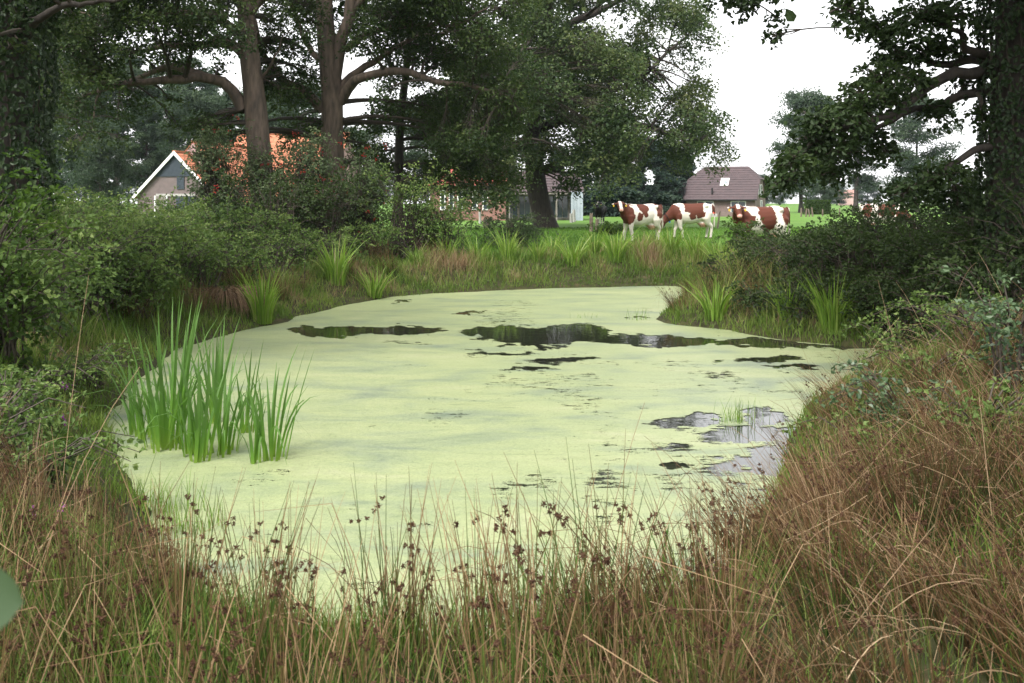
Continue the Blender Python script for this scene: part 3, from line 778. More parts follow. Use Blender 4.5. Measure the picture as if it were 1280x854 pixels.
for i, (px, d, h, rx) in enumerate([(20, 13, 1.9, 1.35), (85, 15.6, 1.9, 1.45), (-10, 10.6, 1.5, 1.0), (150, 18.6, 1.8, 1.6), (60, 19.5, 2.2, 1.8), (215, 21.8, 1.8, 1.7), (120, 23.5, 2.2, 2.0), (205, 26.5, 2.1, 1.9), (20, 24, 2.4, 2.1), (280, 24.6, 2.0, 1.7), (-20, 17, 2.3, 1.7), (260, 28.5, 2.2, 1.8), (110, 17.0, 1.7, 1.3), (45, 15.0, 2.0, 1.4), (330, 26.0, 1.7, 1.4), (175, 22.5, 2.0, 1.7), (225, 19.8, 1.35, 1.0), (290, 21.6, 1.3, 1.1), (350, 23.4, 1.3, 1.1), (412, 26.2, 1.35, 1.1), (250, 20.0, 1.0, .9), (468, 28.4, 1.3, 1.0), (170, 17.2, 1.3, .9)]):
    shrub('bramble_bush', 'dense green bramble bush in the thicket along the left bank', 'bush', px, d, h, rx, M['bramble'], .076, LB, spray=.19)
shrub('dark_bush', 'dark-leaved bush below the straight oak trunk', 'bush', 340, 27.0, 3.0, 1.7, M['bramble_dark'], .085)
shrub('dark_bush', 'dark-leaved bush below the forked oak', 'bush', 405, 28, 3.0, 1.6, M['bramble_dark'], .085)
shrub('rowan_shrub', 'grey-green rowan with red berries in front of the orange roof', 'shrub', 283, 28.5, 4.3, 1.15, M['rowan'], .085, berries=26, airy=2.4, ns=620, lumps=8)
shrub('rowan_shrub', 'rowan with red berries between the two oak trunks', 'shrub', 368, 29.0, 4.0, 1.5, M['rowan'], .085, berries=40, airy=2.4, ns=700, lumps=9)
shrub('rowan_shrub', 'reddish-berried rowan right of the forked oak trunk', 'shrub', 450, 30.5, 4.1, 1.1, M['rowan'], .085, berries=30, airy=2.4, ns=520, lumps=8)
shrub('hazel_shrub', 'tall rounded green shrub on the far bank right of the forked oak', 'shrub', 508, 29.6, 3.4, 1.75, M['bramble'], .085, lumps=9)
shrub('hazel_shrub', 'lower green shrub beside the tall rounded one near the red-roofed house', 'shrub', 556, 30.4, 2.1, 1.2, M['bramble'], .085)
shrub('hazel_shrub', 'bright green leafy shrub at the left edge under the ivy tree', 'shrub', -28, 10.4, 2.5, .95, M['hazel'], .07, hexa=True, spray=.2, ns=260, airy=2.0, lumps=9)
shrub('low_shrub', 'low grey-green shrub on the far bank before the leaning oak trunk', 'shrub', 640, 35, 1.5, 1.6, M['rowan'], .09)
shrub('low_shrub', 'low leafy weeds beside the two split fence posts', 'shrub', 762, 50, .75, 1.0, M['hazel'], .1, ns=120)
shrub('sapling', 'leafy sapling in front of the cow that looks over the thicket', 'sapling', 927, 27, 1.45, .5, M['hazel'], .085, airy=2.2, ns=110, spray=.18)
for px, d, h, rx in [(5, 9.0, .6, .6), (62, 10.6, .55, .6), (-25, 7.6, .6, .7), (105, 12.2, .5, .55), (40, 7.4, .42, .5)]:
    shrub('bank_weed', 'low leafy weeds on the left bank below the bramble thicket', 'weed', px, d, h, rx, M['bramble'], .05, 'low weeds on the left bank', spray=.13, k=8)
RB = 'bramble thicket on the right bank'
for i, (px, d, h, rx) in enumerate([(960, 20.6, 1.2, 1.0), (1012, 19.2, 1.4, 1.2), (1075, 18.4, 1.55, 1.4), (1140, 17.3, 1.65, 1.4), (1205, 15.6, 1.8, 1.4), (1275, 14.0, 1.9, 1.3), (1105, 21.5, 2.15, 1.8), (1185, 19.5, 2.1, 1.8), (1240, 12.4, 1.3, .9), (1185, 13.8, 1.1, .85), (1330, 12.4, 2.1, 1.4), (1040, 23.0, 1.5, 1.5), (1240, 17.8, 2.4, 1.5), (985, 22.6, 1.4, 1.2), (915, 20.6, .75, .7), (950, 19.0, .8, .7), (1000, 18.0, .8, .7), (1170, 16.0, 1.3, 1.1), (1110, 16.9, 1.2, 1.0), (1235, 14.6, 1.6, 1.2), (1045, 18.0, 1.0, .9)]):
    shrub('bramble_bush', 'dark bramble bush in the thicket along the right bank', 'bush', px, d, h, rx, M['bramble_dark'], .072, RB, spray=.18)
for px, d, h, rx in [(1150, 9.6, .5, .5), (1228, 7.4, .45, .5), (1085, 8.2, .4, .4), (1185, 11.6, .7, .6), (1245, 10.2, .8, .7), (1120, 12.6, .6, .5)]:
    shrub('bramble_sprawl', 'low green bramble sprawling among the brown rushes on the right bank', 'bramble', px, d, h, rx, M['bramble'], .055, 'low brambles among the right bank rushes', spray=.14, k=7, ns=34, airy=1.8, lumps=3)
shrub('holly_bush', 'tall dark bush crowding the trunk of the right oak', 'bush', 1222, 14.8, 2.9, .75, M['bramble_dark'], .08)
shrub('birch_sapling', 'pale-leaved birch sapling at the right edge above the rushes', 'sapling', 1268, 8.2, 1.35, .42, M['birch'], .05, hexa=True, spray=.14, ns=46, airy=1.8)
shrub('birch_sapling', 'sprawling pale-leaved shoot low over the brown rushes at right', 'sapling', 1130, 8.6, .62, .5, M['birch'], .05, hexa=True, spray=.12, ns=45, airy=2.0)

# ------------------------------------------------------------------ grasses
def scatter(n, x0, x1, y0, y1, lo, hi, dens=None):
    x = rng.uniform(x0, x1, n); y = rng.uniform(y0, y1, n)
    s = sdf(x, y)
    kp = (s > lo) & (s < hi)
    if dens is not None: kp &= rng.random(n) < dens(x, y, s)
    x, y, s = x[kp], y[kp], s[kp]
    return np.stack([x, y, ground(x, y) - .015], 1), s
# bank grass: all round the pond
g = Geo()
B, s = scatter(300000, -9, 9.5, 2.2, 33.5, -.12, 3.4, lambda x, y, s: np.clip(1.25 - s * .33, .2, 1) * np.where(y < 7.5, .35, 1) * np.clip(.25 + 1.2 * fbm(x * .8, y * .8, 3), 0, 1))
n = len(B)
mood = fbm(B[:, 0] * .5 + 5, B[:, 1] * .5, 3)
clr = np.clip((mood - .36) * 1.7 + (fbm(B[:, 0] * 1.9 + 60, B[:, 1] * 1.9, 2) - .45) * 1.1 + rng.normal(size=n) * .2, 0, 1)
clr = np.where(s < .2, clr * .55, clr)
H = rng.uniform(.14, .48, n) * (.35 + 1.0 * mood) * (.25 + 1.55 * fbm(B[:, 0] * 2.3, B[:, 1] * 2.3 + 30, 2)) * np.where(B[:, 1] > 20, .85, 1) * np.where(B[:, 1] < 7.5, .6, 1) * np.clip(.5 + s * .7, .45, 1.2) * (1 + .5 * sstep(3, 5, B[:, 0]) * sstep(16.5, 18, B[:, 1])) * (1 - .55 * sstep(3, 4.5, B[:, 0]) * sstep(10, 11.5, B[:, 1]) * sstep(17, 16, B[:, 1]))
lean = rng.normal(size=(n, 2)) * (H * .38)[:, None]
blades(g, B, H, .006 + .0004 * B[:, 1], lean, 3, clr, droop=H * .15 * rng.random(n))
tag(g.build('bank_grass', M['grass']), 'mixed green and brown grass growing on the pond banks', 'grass', kind='stuff')
# meadow grass
g = Geo()
x = rng.uniform(-14, 26, 95000); y = 29 + 34 * rng.random(95000) ** 1.5
kp = (sdf(x, y) > 1.6) & (np.abs(x / y) < .6)
x, y = x[kp], y[kp]
B = np.stack([x, y, ground(x, y) - .01], 1); n = len(B)
H = rng.uniform(.06, .16, n) * np.where(y < 36, 1.7, 1.0)
blades(g, B, H, .012 + .0004 * y, rng.normal(size=(n, 2)) * (H * .35)[:, None], 2, np.clip(rng.normal(.45, .25, n), 0, 1))
tag(g.build('meadow_grass', M['meadow']), 'bright green grazed meadow grass behind the pond', 'grass', kind='stuff')

# sedge and iris clumps
def sedge_proto(nb, h, spread, mat):
    t = thing('sedge_clump', 'x', 'plant', (0, 0, 0))
    g = Geo()
    a = rng.random(nb) * 6.28; q = np.sqrt(rng.random(nb)) * .16
    B = np.stack([np.cos(a) * q, np.sin(a) * q, np.full(nb, -.04)], 1)
    H = h * rng.uniform(.55, 1.1, nb)
    ln = np.stack([np.cos(a), np.sin(a)], 1) * (spread * rng.uniform(.3, 1.2, nb) * H)[:, None] + rng.normal(size=(nb, 2)) * .06
    blades(g, B, H, rng.uniform(.018, .034, nb), ln, 5, np.clip(rng.normal(.42, .25, nb), 0, 1), droop=H * .35 * rng.random(nb))
    tag(g.build('leaf_tuft', mat, t), kind='stuff')
    return t
sp = [sedge_proto(80, 1.0, .55, M['sedge']), sedge_proto(65, .85, .75, M['sedge']), sedge_proto(95, 1.1, .45, M['sedge'])]
sfirst = [True] * 3
def put(proto_list, flags, i, x, y, rz, sc, label, group, dz=0.0):
    z = ground([x], [y])[0] + dz
    if flags[i]:
        flags[i] = False; o = proto_list[i]; o.location = (x, y, z); o.rotation_euler = (0, 0, rz); o.scale = (sc,) * 3; o['label'] = label
        if group: o['group'] = group
        return o
    return dup(proto_list[i], (x, y, z), rz, sc, label, group)
SEDGE = [(420, 358, 'yellow-green sedge clump on the far left bank, larger of a pair', 1.1), (468, 357, 'yellow-green sedge clump on the far left bank, smaller of a pair', .85), (328, 385, 'sedge clump above the brown straw tussock on the left bank', .9), (318, 318, 'pale sedge clump up by the brambles on the left bank', .9),
         (895, 402, 'long-leaved sedge clump at the tip of the right bank', .95), (1040, 420, 'dark green sedge clump at the water below the right thicket', .9), (985, 413, 'sedge clump hanging over the water on the right bank', .8), (1090, 424, 'sedge clump nearest the pond corner under the right thicket', .8)]
for i, (px, py, lb, s) in enumerate(SEDGE):
    d = (ZC - (.1 if px > 700 else .35)) * F / (py - HY)
    put(sp, sfirst, i % 3, P(px, 0, d)[0], d, rng.random() * 6.28, s * 1.3, lb, None)
for i, (px, d, s) in enumerate([(560, 29, .8), (597, 28.9, .95), (634, 29.3, .9), (672, 29.2, .7), (716, 29.2, 1.05), (742, 30.3, .85), (770, 29.6, 1.05), (800, 30.2, .95), (838, 30.5, .95), (868, 30.0, .9), (895, 29.0, .9), (905, 26, .8), (690, 30.5, .8), (640, 31, .7), (820, 31.5, .8), (780, 32, .7), (520, 28.4, .7)]):
    put(sp, sfirst, i % 3, P(px, 0, d)[0], d, rng.random() * 6.28, s * 1.2, 'green sedge clump in the row along the far bank', 'sedge clumps along the far bank')

# cattails standing in the water, every leaf its own piece
def cat_leaf(h, w, ln, drp, mat='cattail'):
    K = 7; t = np.linspace(0, 1, K)
    c = np.stack([ln * t ** 2.2, np.zeros(K), h * t - drp * t ** 4], 1)
    ww = w * .5 * np.array([.8, 1, 1, .95, .8, .5, .04])
    V = np.stack([c + np.stack([np.zeros(K), -ww, np.zeros(K)], 1), c + np.stack([-ww * .35, np.zeros(K), np.zeros(K)], 1), c + np.stack([np.zeros(K), ww, np.zeros(K)], 1)], 1).reshape(-1, 3)
    Fc = []
    for k in range(K - 1):
        for j in (0, 1):
            Fc.append([k * 3 + j, k * 3 + j + 1, k * 3 + 3 + j + 1, k * 3 + 3 + j])
    g = Geo(); g.add(V, Fc, np.repeat(np.clip(t * 1.6, 0, 1), 3))
    return g.mesh('cattail_leaf', M[mat], True)
cmesh = [cat_leaf(1.5, .022, .12, 0), cat_leaf(1.45, .020, .35, .12), cat_leaf(1.4, .019, .6, .40), cat_leaf(1.55, .020, .22, .03), cat_leaf(1.3, .018, .8, .65), cat_leaf(1.45, .022, .05, 0), cat_leaf(1.25, .017, .75, .75, 'cattail_dry'), cat_leaf(1.3, .018, 1.0, 1.0)]
CAT = [(207, 560, 24, 1.12, 'tallest dense cattail clump standing in the pond at left'), (182, 548, 10, .8, 'thin cattail clump just left of the tallest one'), (237, 570, 8, .62, 'small cattail clump just right of the tallest one'), (252, 574, 13, .86, 'leafy cattail clump in the middle of the stand'),
       (278, 568, 13, .8, 'cattail clump right of the middle of the stand'), (318, 580, 4, .55, 'lone few-leaved cattail nearest the camera'), (305, 540, 9, .72, 'cattail clump set back behind the lone one'), (338, 574, 13, .84, 'rightmost cattail clump with straight leaves'), (165, 545, 7, .6, 'leftmost small cattail by the bank'),
       (270, 528, 10, .85, 'cattail clump at the back of the stand'), (218, 525, 8, .95, 'cattail clump behind the tallest one')]
for px, py, nl, s, lb in CAT:
    x, y = wp(px, py)
    t = thing('cattail', lb, 'plant', (x, y, 0), 0, 'cattails standing in the pond')
    for i in range(int(nl * 1.6)):
        k = rng.choice(8, p=[.23, .2, .13, .19, .08, .11, .0, .06])
        o = link('leaf', cmesh[k], t)
        a = rng.random() * 6.28
        o.location = (math.cos(a) * rng.uniform(0, .08) * (1 + nl / 12), math.sin(a) * rng.uniform(0, .08) * (1 + nl / 12), -.05)
        o.rotation_euler = (rng.normal() * .07, abs(rng.normal()) * .09 + .03, a)
        q = s * rng.uniform(.65, 1.05); o.scale = (q * .97, 1.2 + .45 * rng.random(), q * .97)
# thin water grass
def wisp(label, px, py, n, h, rx, name='water_grass', x=None, y=None):
    x, y = wp(px, py)
    g = Geo(); B = np.stack([rng.normal(size=n) * rx, rng.normal(size=n) * rx * .6, np.full(n, -.02)], 1)
    H = h * rng.uniform(.4, 1.1, n)
    blades(g, B, H, .007, rng.normal(size=(n, 2)) * (H * .22)[:, None], 3, np.clip(rng.normal(.3, .2, n), 0, 1))
    o = g.build(name, M['sedge']); o.location = (x, y, 0)
    return tag(o, label, 'plant')
wisp('thin tuft of water grass standing in the pond near the right bank', 925, 528, 60, .34, .13)
wisp('bright green grass tuft at the left water edge below the cattails', 178, 640, 150, .34, .20)
wisp('second green grass tuft at the left water edge, nearer the rushes', 222, 668, 120, .28, .18)
wisp('small bright tuft of water grass near the far right lead', 800, 400, 26, .3, .14)
wisp('sparse tuft of water grass by the left lead of open water', 730, 398, 14, .2, .2)

# ------------------------------------------------------------------ soft rush: tussocks with seed heads
def rush_proto(nst, h, rad, spread, heads, mat, brown, tilt=(0, 0)):
    t = thing('rush_tussock', 'x', 'plant', (0, 0, 0))
    K = 5
    a = rng.random(nst) * 6.28; q = np.sqrt(rng.random(nst)) * rad
    B = np.stack([np.cos(a) * q, np.sin(a) * q, np.full(nst, -.05)], 1)
    H = h * (.42 + .62 * rng.random(nst) ** 1.3)
    ln = np.stack([np.cos(a), np.sin(a)], 1) * (spread * (q / rad) * H * rng.uniform(.3, 1.1, nst))[:, None] + rng.normal(size=(nst, 2)) * .09 * H[:, None] + np.array(tilt) * H[:, None]
    tt = np.linspace(0, 1, K)
    path = B[:, None] + np.zeros((nst, K, 3))
    path[:, :, 2] += H[:, None] * tt * np.where(rng.random(nst) < .1, .75, 1)[:, None]
    path[:, :, :2] += ln[:, None] * (tt ** 1.5)[None, :, None]
    # a few snapped stems
    sn = rng.random(nst) < .12
    kk = rng.normal(size=(nst, 3)) * .22; kk[:, 2] = -np.abs(kk[:, 2]) * 1.2
    path[sn, 4] = path[sn, 3] + kk[sn]
    path[sn, 3] += kk[sn] * .05
    base = np.clip(rng.normal(brown, .27, nst), 0, 1)
    col = np.clip(base[:, None] + (tt[None] - .42) * .6, 0, 1)
    col[sn] = np.clip(rng.uniform(.75, 1, sn.sum()), 0, 1)[:, None]
    g = Geo()
    tubes(g, path, np.broadcast_to([.0036, .0034, .003, .0021, .0008], (nst, K)), 3, col)
    tag(g.build('stem_tuft', mat, t), kind='stuff')
    gh = Geo()
    hi = rng.choice(np.nonzero(~sn)[0], heads, replace=False)
    for i in hi:
        u = rng.uniform(.68, .86); z = path[i]
        c = np.array([np.interp(u, tt, z[:, k]) for k in range(3)])
        for cl in range(rng.integers(1, 4)):
            m_ = 22; off = randu(1)[0] * .030 * (cl > 0) * 1.5
            D = randu(m_); rr = rng.uniform(.010, .020)
            C = c + off + D * rr * rng.uniform(.3, 1, m_)[:, None]
            leaves(gh, C, randu(m_), D, rng.uniform(.011, .020, m_), .009, np.clip(rng.normal(.4, .25, m_), 0, 1))
        if cl > 0:
            m_ = 5; D = randu(m_); C = c + D * .018
            leaves(gh, C, randu(m_), D, .02, .0025, .7)
    tag(gh.build('seed_head', M['seed'], t), kind='stuff')
    return t
rp_ = [rush_proto(60, 1.0, .17, .30, 15, M['rush'], .32), rush_proto(50, 1.04, .18, .36, 14, M['rush'], .34), rush_proto(62, .92, .2, .42, 15, M['rush'], .36), rush_proto(56, .96, .17, .36, 13, M['rush'], .24)]
rb_ = [rush_proto(170, .85, .28, .55, 26, M['rush_brown'], .40, (-.25, 0)), rush_proto(150, .78, .3, .6, 22, M['rush_brown'], .48, (-.35, .05)), rush_proto(150, .9, .26, .5, 24, M['rush_brown'], .28, (-.2, -.1)), rush_proto(140, .7, .3, .8, 14, M['rush_brown'], .52, (-.45, .1))]
rf1, rf2 = [True] * 4, [True] * 4
RL, RR = 'rush tussocks along the near bank', 'dry rush tussocks on the right bank'
def place_rush(n, xr, yr, lo, hi, protos_, flags, label, group, sc, mind, cond=None):
    pts = []
    tries = 0
    while len(pts) < n and tries < n * 60:
        tries += 1
        x, y = rng.uniform(*xr), rng.uniform(*yr)
        s = sdf([x], [y])[0]
        if not (lo < s < hi) or abs(x) / y > .66 or (cond and not cond(x, y)): continue
        if any((x - a) ** 2 + (y - b) ** 2 < mind ** 2 for a, b in pts): continue
        pts.append((x, y))
        k = int(rng.integers(0, 4))
        tilt = 0 if protos_ is rp_ else rng.normal() * .6
        put(protos_, flags, k, x, y, rng.random() * 6.28 if protos_ is rp_ else tilt, sc * rng.uniform(.82, 1.15), label, group)
place_rush(34, (-2.4, 1.0), (2.9, 4.5), .1, 4.2, rp_, rf1, 'soft rush tussock with brown seed heads on the near bank', RL, .84, .27, lambda x, y: x < .22 * y and y < 4.3)
place_rush(34, (-4.2, -1.3), (3.0, 7.4), .25, 4.2, rb_, rf2, 'brown rush tussock at the lower left of the near bank', 'brown rush tussocks at the lower left', .55, .3, lambda x, y: x < -.32 * y)
place_rush(40, (.2, 3.6), (2.8, 6.5), .3, 4, rb_, rf2, 'dry brown rush tussock leaning over on the right bank', RR, .72, .32, lambda x, y: y < 4.4 or x > 1.5)
place_rush(36, (1.6, 6.5), (5.5, 10.8), .3, 2.8, rb_, rf2, 'dry brown rush tussock leaning over on the right bank', RR, .72, .45)
place_rush(9, (3.2, 5.2), (19.2, 25), .15, 1.4, rb_, rf2, 'brown rush tuft on the tip of the right bank', 'brown rush tufts on the tip of the right bank', .8, .5)
place_rush(16, (-9, -2), (15, 29), .5, 2.6, rb_, rf2, 'brown rush tuft among grass on the far left bank', 'brown rush tufts on the far left bank', .85, .8)
# lush green under-grass at the near bank
g = Geo()
B, s = scatter(60000, -3.2, 4.5, 2.2, 8.5, .25, 4, lambda x, y, s: np.clip(.2 + 1.4 * (fbm(x * 1.3, y * 1.3, 3) - .25), 0, 1) * np.where(x > .7, .35, 1))
n = len(B); H = rng.uniform(.12, .42, n) * np.clip(.5 + .3 * s, .5, 1.1)
blades(g, B, H, rng.uniform(.004, .008, n), rng.normal(size=(n, 2)) * (H * .35)[:, None], 4, np.clip(rng.normal(.20, .24, n) + .3 * (fbm(B[:, 0] * 1.1 + 8, B[:, 1] * 1.1, 3) - .45) * 2, 0, 1), droop=H * .2 * rng.random(n))
tag(g.build('near_grass', M['grass']), 'green grass growing up between the near rushes', 'grass', kind='stuff')
# dry fallen straw
g = Geo()
B, s = scatter(4600, -3.4, 6.5, 3.0, 12, .15, 4, lambda x, y, s: np.where(x > .3, 1, .3))
n = len(B); B[:, 2] += rng.uniform(.03, .42, n)
a = rng.random(n) * 6.28; Ln = rng.uniform(.15, .5, n); tt = np.linspace(0, 1, 5)
path = B[:, None] + np.zeros((n, 5, 3))
path[:, :, 0] += (np.cos(a) * Ln)[:, None] * tt; path[:, :, 1] += (np.sin(a) * Ln)[:, None] * tt
path[:, :, 2] += (rng.normal(size=n) * .38 * Ln * 2)[:, None] * tt + (rng.uniform(-.05, .25, n) * Ln)[:, None] * 4 * tt * (1 - tt)
tubes(g, path, np.broadcast_to([.0018, .0018, .0017, .0015, .001], (n, 5)), 3, np.clip(rng.normal(.5, .3, n), 0, 1))
tag(g.build('fallen_straw', M['straw']), 'pale dry straw lying tangled among the rushes', 'straw', kind='stuff')
# straw tussock on the left bank
x, y = wp(278, 408); y += .5
t = thing('straw_tussock', 'brown drooping straw tussock overhanging the left edge of the pond', 'plant', (x - .15, y, ground([x], [y])[0]))
g = Geo(); n = 900
a = rng.random(n) * 6.28; q = np.sqrt(rng.random(n)) * .35
B = np.stack([np.cos(a) * q * 1.6, np.sin(a) * q, rng.uniform(.1, .32, n)], 1); Ln = rng.uniform(.35, .75, n); tt = np.linspace(0, 1, 5)
path = B[:, None] + np.zeros((n, 5, 3)); path[:, :, 0] += (np.cos(a) * Ln * .8)[:, None] * tt; path[:, :, 1] += (np.sin(a) * Ln * .6 - .12)[:, None] * tt
path[:, :, 2] += (Ln * .5)[:, None] * tt - (Ln * rng.uniform(.8, 1.25, n))[:, None] * tt ** 2
tubes(g, path, np.broadcast_to([.005, .005, .004, .003, .002], (n, 5)), 3, np.clip(rng.normal(.35, .25, n), 0, 1))
tag(g.build('straw_tuft', M['straw'], t), kind='stuff')
# near iris leaves poking out of the rushes
for px, py_top, d, lb in [(685, 665, 5.6, 'broad green iris leaves rising from the rushes at the centre'), (840, 625, 5.8, 'upright iris leaves at the water edge right of centre'), (700, 655, 6.0, 'short iris fan behind the central rushes'), (880, 655, 5.7, 'short iris leaves beside the bare sheen of water')]:
    x = P(px, 0, d)[0]; z = ground([x], [d])[0]; zt = P(px, py_top, d)[2]
    t = thing('iris_plant', lb, 'plant', (x, d, z))
    for i in range(5):
        o = link('leaf', cmesh[rng.choice([0, 1, 3, 5])], t)
        q = (zt - z) / 1.45 * rng.uniform(.7, 1.0); o.scale = (q, 1.1, q)
        o.location = (rng.normal() * .03, rng.normal() * .03, -.04); o.rotation_euler = (rng.normal() * .08, rng.normal() * .1, rng.random() * 6.28)
# purple loosestrife
for px, py, d, lb in [(75, 478, 10.6, 'purple loosestrife spikes low on the left bank'), (62, 500, 10.2, 'small purple flower spike beside the larger purple spikes'), (52, 690, 5.2, 'lone purple flower among the rushes at lower left'), (92, 545, 9.3, 'faint purple flower by the left water edge')]:
    top = P(px, py, d); z = ground([top[0]], [d])[0]
    t = thing('loosestrife', lb, 'flower', (top[0], d, z))
    hh = max(.3, top[2] - z)
    gs, gp = Geo(), Geo()
    for i in range(2):
        b = np.array([rng.normal() * .06, rng.normal() * .05, 0]); e = b + np.array([rng.normal() * .06, rng.normal() * .05, hh * rng.uniform(.8, 1.05)])
        tubes(gs, np.stack([b, (b + e) / 2 + .01, e])[None], np.array([[.004, .003, .002]]), 4)
        k = 16; f = rng.uniform(.78, 1, k); D = randu(k)
        leaves(gp, b + (e - b) * f[:, None] + D * .012, randu(k), D, .016, .010, rng.random(k))
    gs.build('stalk', M['grass'], t); tag(gp.build('petal_spike', M['purple'], t), kind='stuff')

# leafy shoot right beside the lens (out of focus at the left edge)
lx, ly = P(-8, 0, .8)[0], .8
zt = P(0, 757, .8)[2]
t = thing('leafy_shoot', 'blurred green leaf close to the camera at the left edge', 'plant', (lx - .10, ly + .02, .45))
g = Geo(); tubes(g, np.array([[[0, 0, 0], [.01, .0, .9], [.02, .0, zt - .45 + .1]]]), np.array([[.005, .004, .003]]), 6); g.build('stem', M['twig'], t, True)
def big_leaf(Lf, Wf):
    K = 19; u = np.linspace(0, 1, K); w = Wf * .5 * np.sin(np.pi * u ** 1.1) ** .55; w[0] = w[-1] = .001
    V = np.stack([np.stack([u * Lf, -w, .02 * np.sin(u * 3) + w * .25], 1), np.stack([u * Lf, 0 * u, .02 * np.sin(u * 3)], 1), np.stack([u * Lf, w, .02 * np.sin(u * 3) + w * .25], 1)], 1).reshape(-1, 3)
    Fc = [[k * 3 + j, k * 3 + 3 + j, k * 3 + 4 + j, k * 3 + 1 + j] for k in range(K - 1) for j in (0, 1)]
    gg = Geo(); gg.add(V, Fc, .6); return gg.mesh('shoot_leaf', M['birch'], True)
bl = big_leaf(.11, .075)
for (x_, y_, z_, rx, ry, rz) in [(.0, -.0, zt - .45 + .0, 1.25, 0.1, .12), (.01, 0, zt - .45 - .15, .4, .3, 2.6), (.015, 0, zt - .45 + .08, .3, -.2, 3.6), (.0, 0, zt - .45 - .3, .5, .2, 2.9)]:
    o = link('leaf', bl, t); o.location = (x_, y_, z_); o.rotation_euler = (rx, ry, rz)

# ------------------------------------------------------------------ farmhouses
def brickmat(name, c1, c2, mortar):
    m, n, l = newmat(name)
    p = n.new('ShaderNodeBsdfPrincipled'); p.inputs['Roughness'].default_value = .85
    o = n.new('ShaderNodeOutputMaterial'); l.new(p.outputs[0], o.inputs['Surface'])
    tc = n.new('ShaderNodeTexCoord'); mp = n.new('ShaderNodeMapping'); mp.inputs['Rotation'].default_value = (R(90), 0, 0)
    b = n.new('ShaderNodeTexBrick'); b.inputs['Color1'].default_value = (*c1, 1); b.inputs['Color2'].default_value = (*c2, 1); b.inputs['Mortar'].default_value = (*mortar, 1)
    b.inputs['Scale'].default_value = 4.5; b.inputs['Mortar Size'].default_value = .012
    nz = n.new('ShaderNodeTexNoise'); nz.inputs['Scale'].default_value = 1.2; nz.inputs['Detail'].default_value = 6
    rp = ramp(n, [(.3, (.75, .75, .75)), (.7, (1.1, 1.1, 1.1))])
    mu = n.new('ShaderNodeMix'); mu.data_type = 'RGBA'; mu.blend_type = 'MULTIPLY'; mu.inputs['Factor'].default_value = 1
    l.new(tc.outputs['Object'], mp.inputs[0]); l.new(mp.outputs[0], b.inputs['Vector']); l.new(tc.outputs['Object'], nz.inputs['Vector']); l.new(nz.outputs['Fac'], rp.inputs[0])
    l.new(b.outputs['Color'], mu.inputs['A']); l.new(rp.outputs[0], mu.inputs['B']); l.new(mu.outputs['Result'], p.inputs['Base Color'])
    return m
M['brick_grey'] = brickmat('weathered_brick', (.40, .25, .24), (.33, .21, .20), (.33, .29, .28))
M['brick_red'] = brickmat('red_brick', (.28, .13, .10), (.22, .11, .09), (.24, .2, .18))
M['brick_brown'] = brickmat('brown_brick', (.16, .11, .095), (.13, .09, .08), (.16, .14, .13))
M['gable_brick'] = solid('gable_brick', (.140, .108, .105), (.108, .085, .084), scale=2.5)
M['pale_pink'] = solid('pale_pink_wall', (.50, .34, .31), (.42, .29, .27), scale=.6)
M['pale_tile'] = solid('haze_paled_tile', (.36, .20, .17), (.30, .18, .155), scale=1)  # far roof tone paled to stand in for distance haze
M['tile_orange'] = solid('orange_roof_tile', (.42, .160, .085), (.30, .112, .062), scale=3.5, rough=.75)
M['tile_red'] = solid('red_roof_tile', (.34, .085, .065), (.25, .07, .055), scale=2.5, rough=.8)
M['tile_brown'] = solid('brown_roof_tile', (.072, .050, .052), (.050, .037, .039), scale=2.2, rough=.7)
M['white'] = solid('white_paint', (.72, .72, .70), (.60, .60, .58), scale=3, rough=.5)
M['slate'] = solid('blue_black_boards', (.032, .042, .055), (.022, .030, .040), scale=5, rough=.6)
M['glass'] = solid('window_glass', (.03, .04, .05), (.05, .06, .07), scale=1, rough=.06, spec=.8)
M['greymetal'] = solid('grey_metal_sheet', (.34, .38, .42), (.26, .30, .34), scale=2, rough=.45)
M['wood'] = solid('grey_wood', (.22, .2, .18), (.14, .125, .11), scale=6, stretch=(1, 1, .3))
M['dark'] = solid('dark_opening', (.012, .012, .012), (.02, .02, .02))
M['blue'] = solid('blue_plastic', (.05, .16, .42), (.04, .12, .35), rough=.4)
M['orange'] = solid('red_plastic', (.5, .05, .02), (.4, .04, .02), rough=.5)

def slope_courses(g, a, b, c, d, n, th=.05):
    """tile courses on the slope a-b (eave) to d-c (ridge); every course overlaps the one below"""
    a, b, c, d = [np.asarray(v, float) for v in (a, b, c, d)]
    nn = nrm(np.cross(b - a, d - a))
    for i in range(n):
        u0, u1 = i / n, (i + 1) / n + (.15 / n if i < n - 1 else 0)
        p0, p1 = a + (d - a) * u0, b + (c - b) * u0
        p2, p3 = b + (c - b) * u1, a + (d - a) * u1
        off = nn * th; lo = nn * .015
        V = [p0, p1, p2, p3, p0 + off, p1 + off, p2 + lo, p3 + lo]
        g.add(V, [[0, 3, 2, 1], [4, 5, 6, 7], [0, 1, 5, 4], [1, 2, 6, 5], [2, 3, 7, 6], [3, 0, 4, 7]])

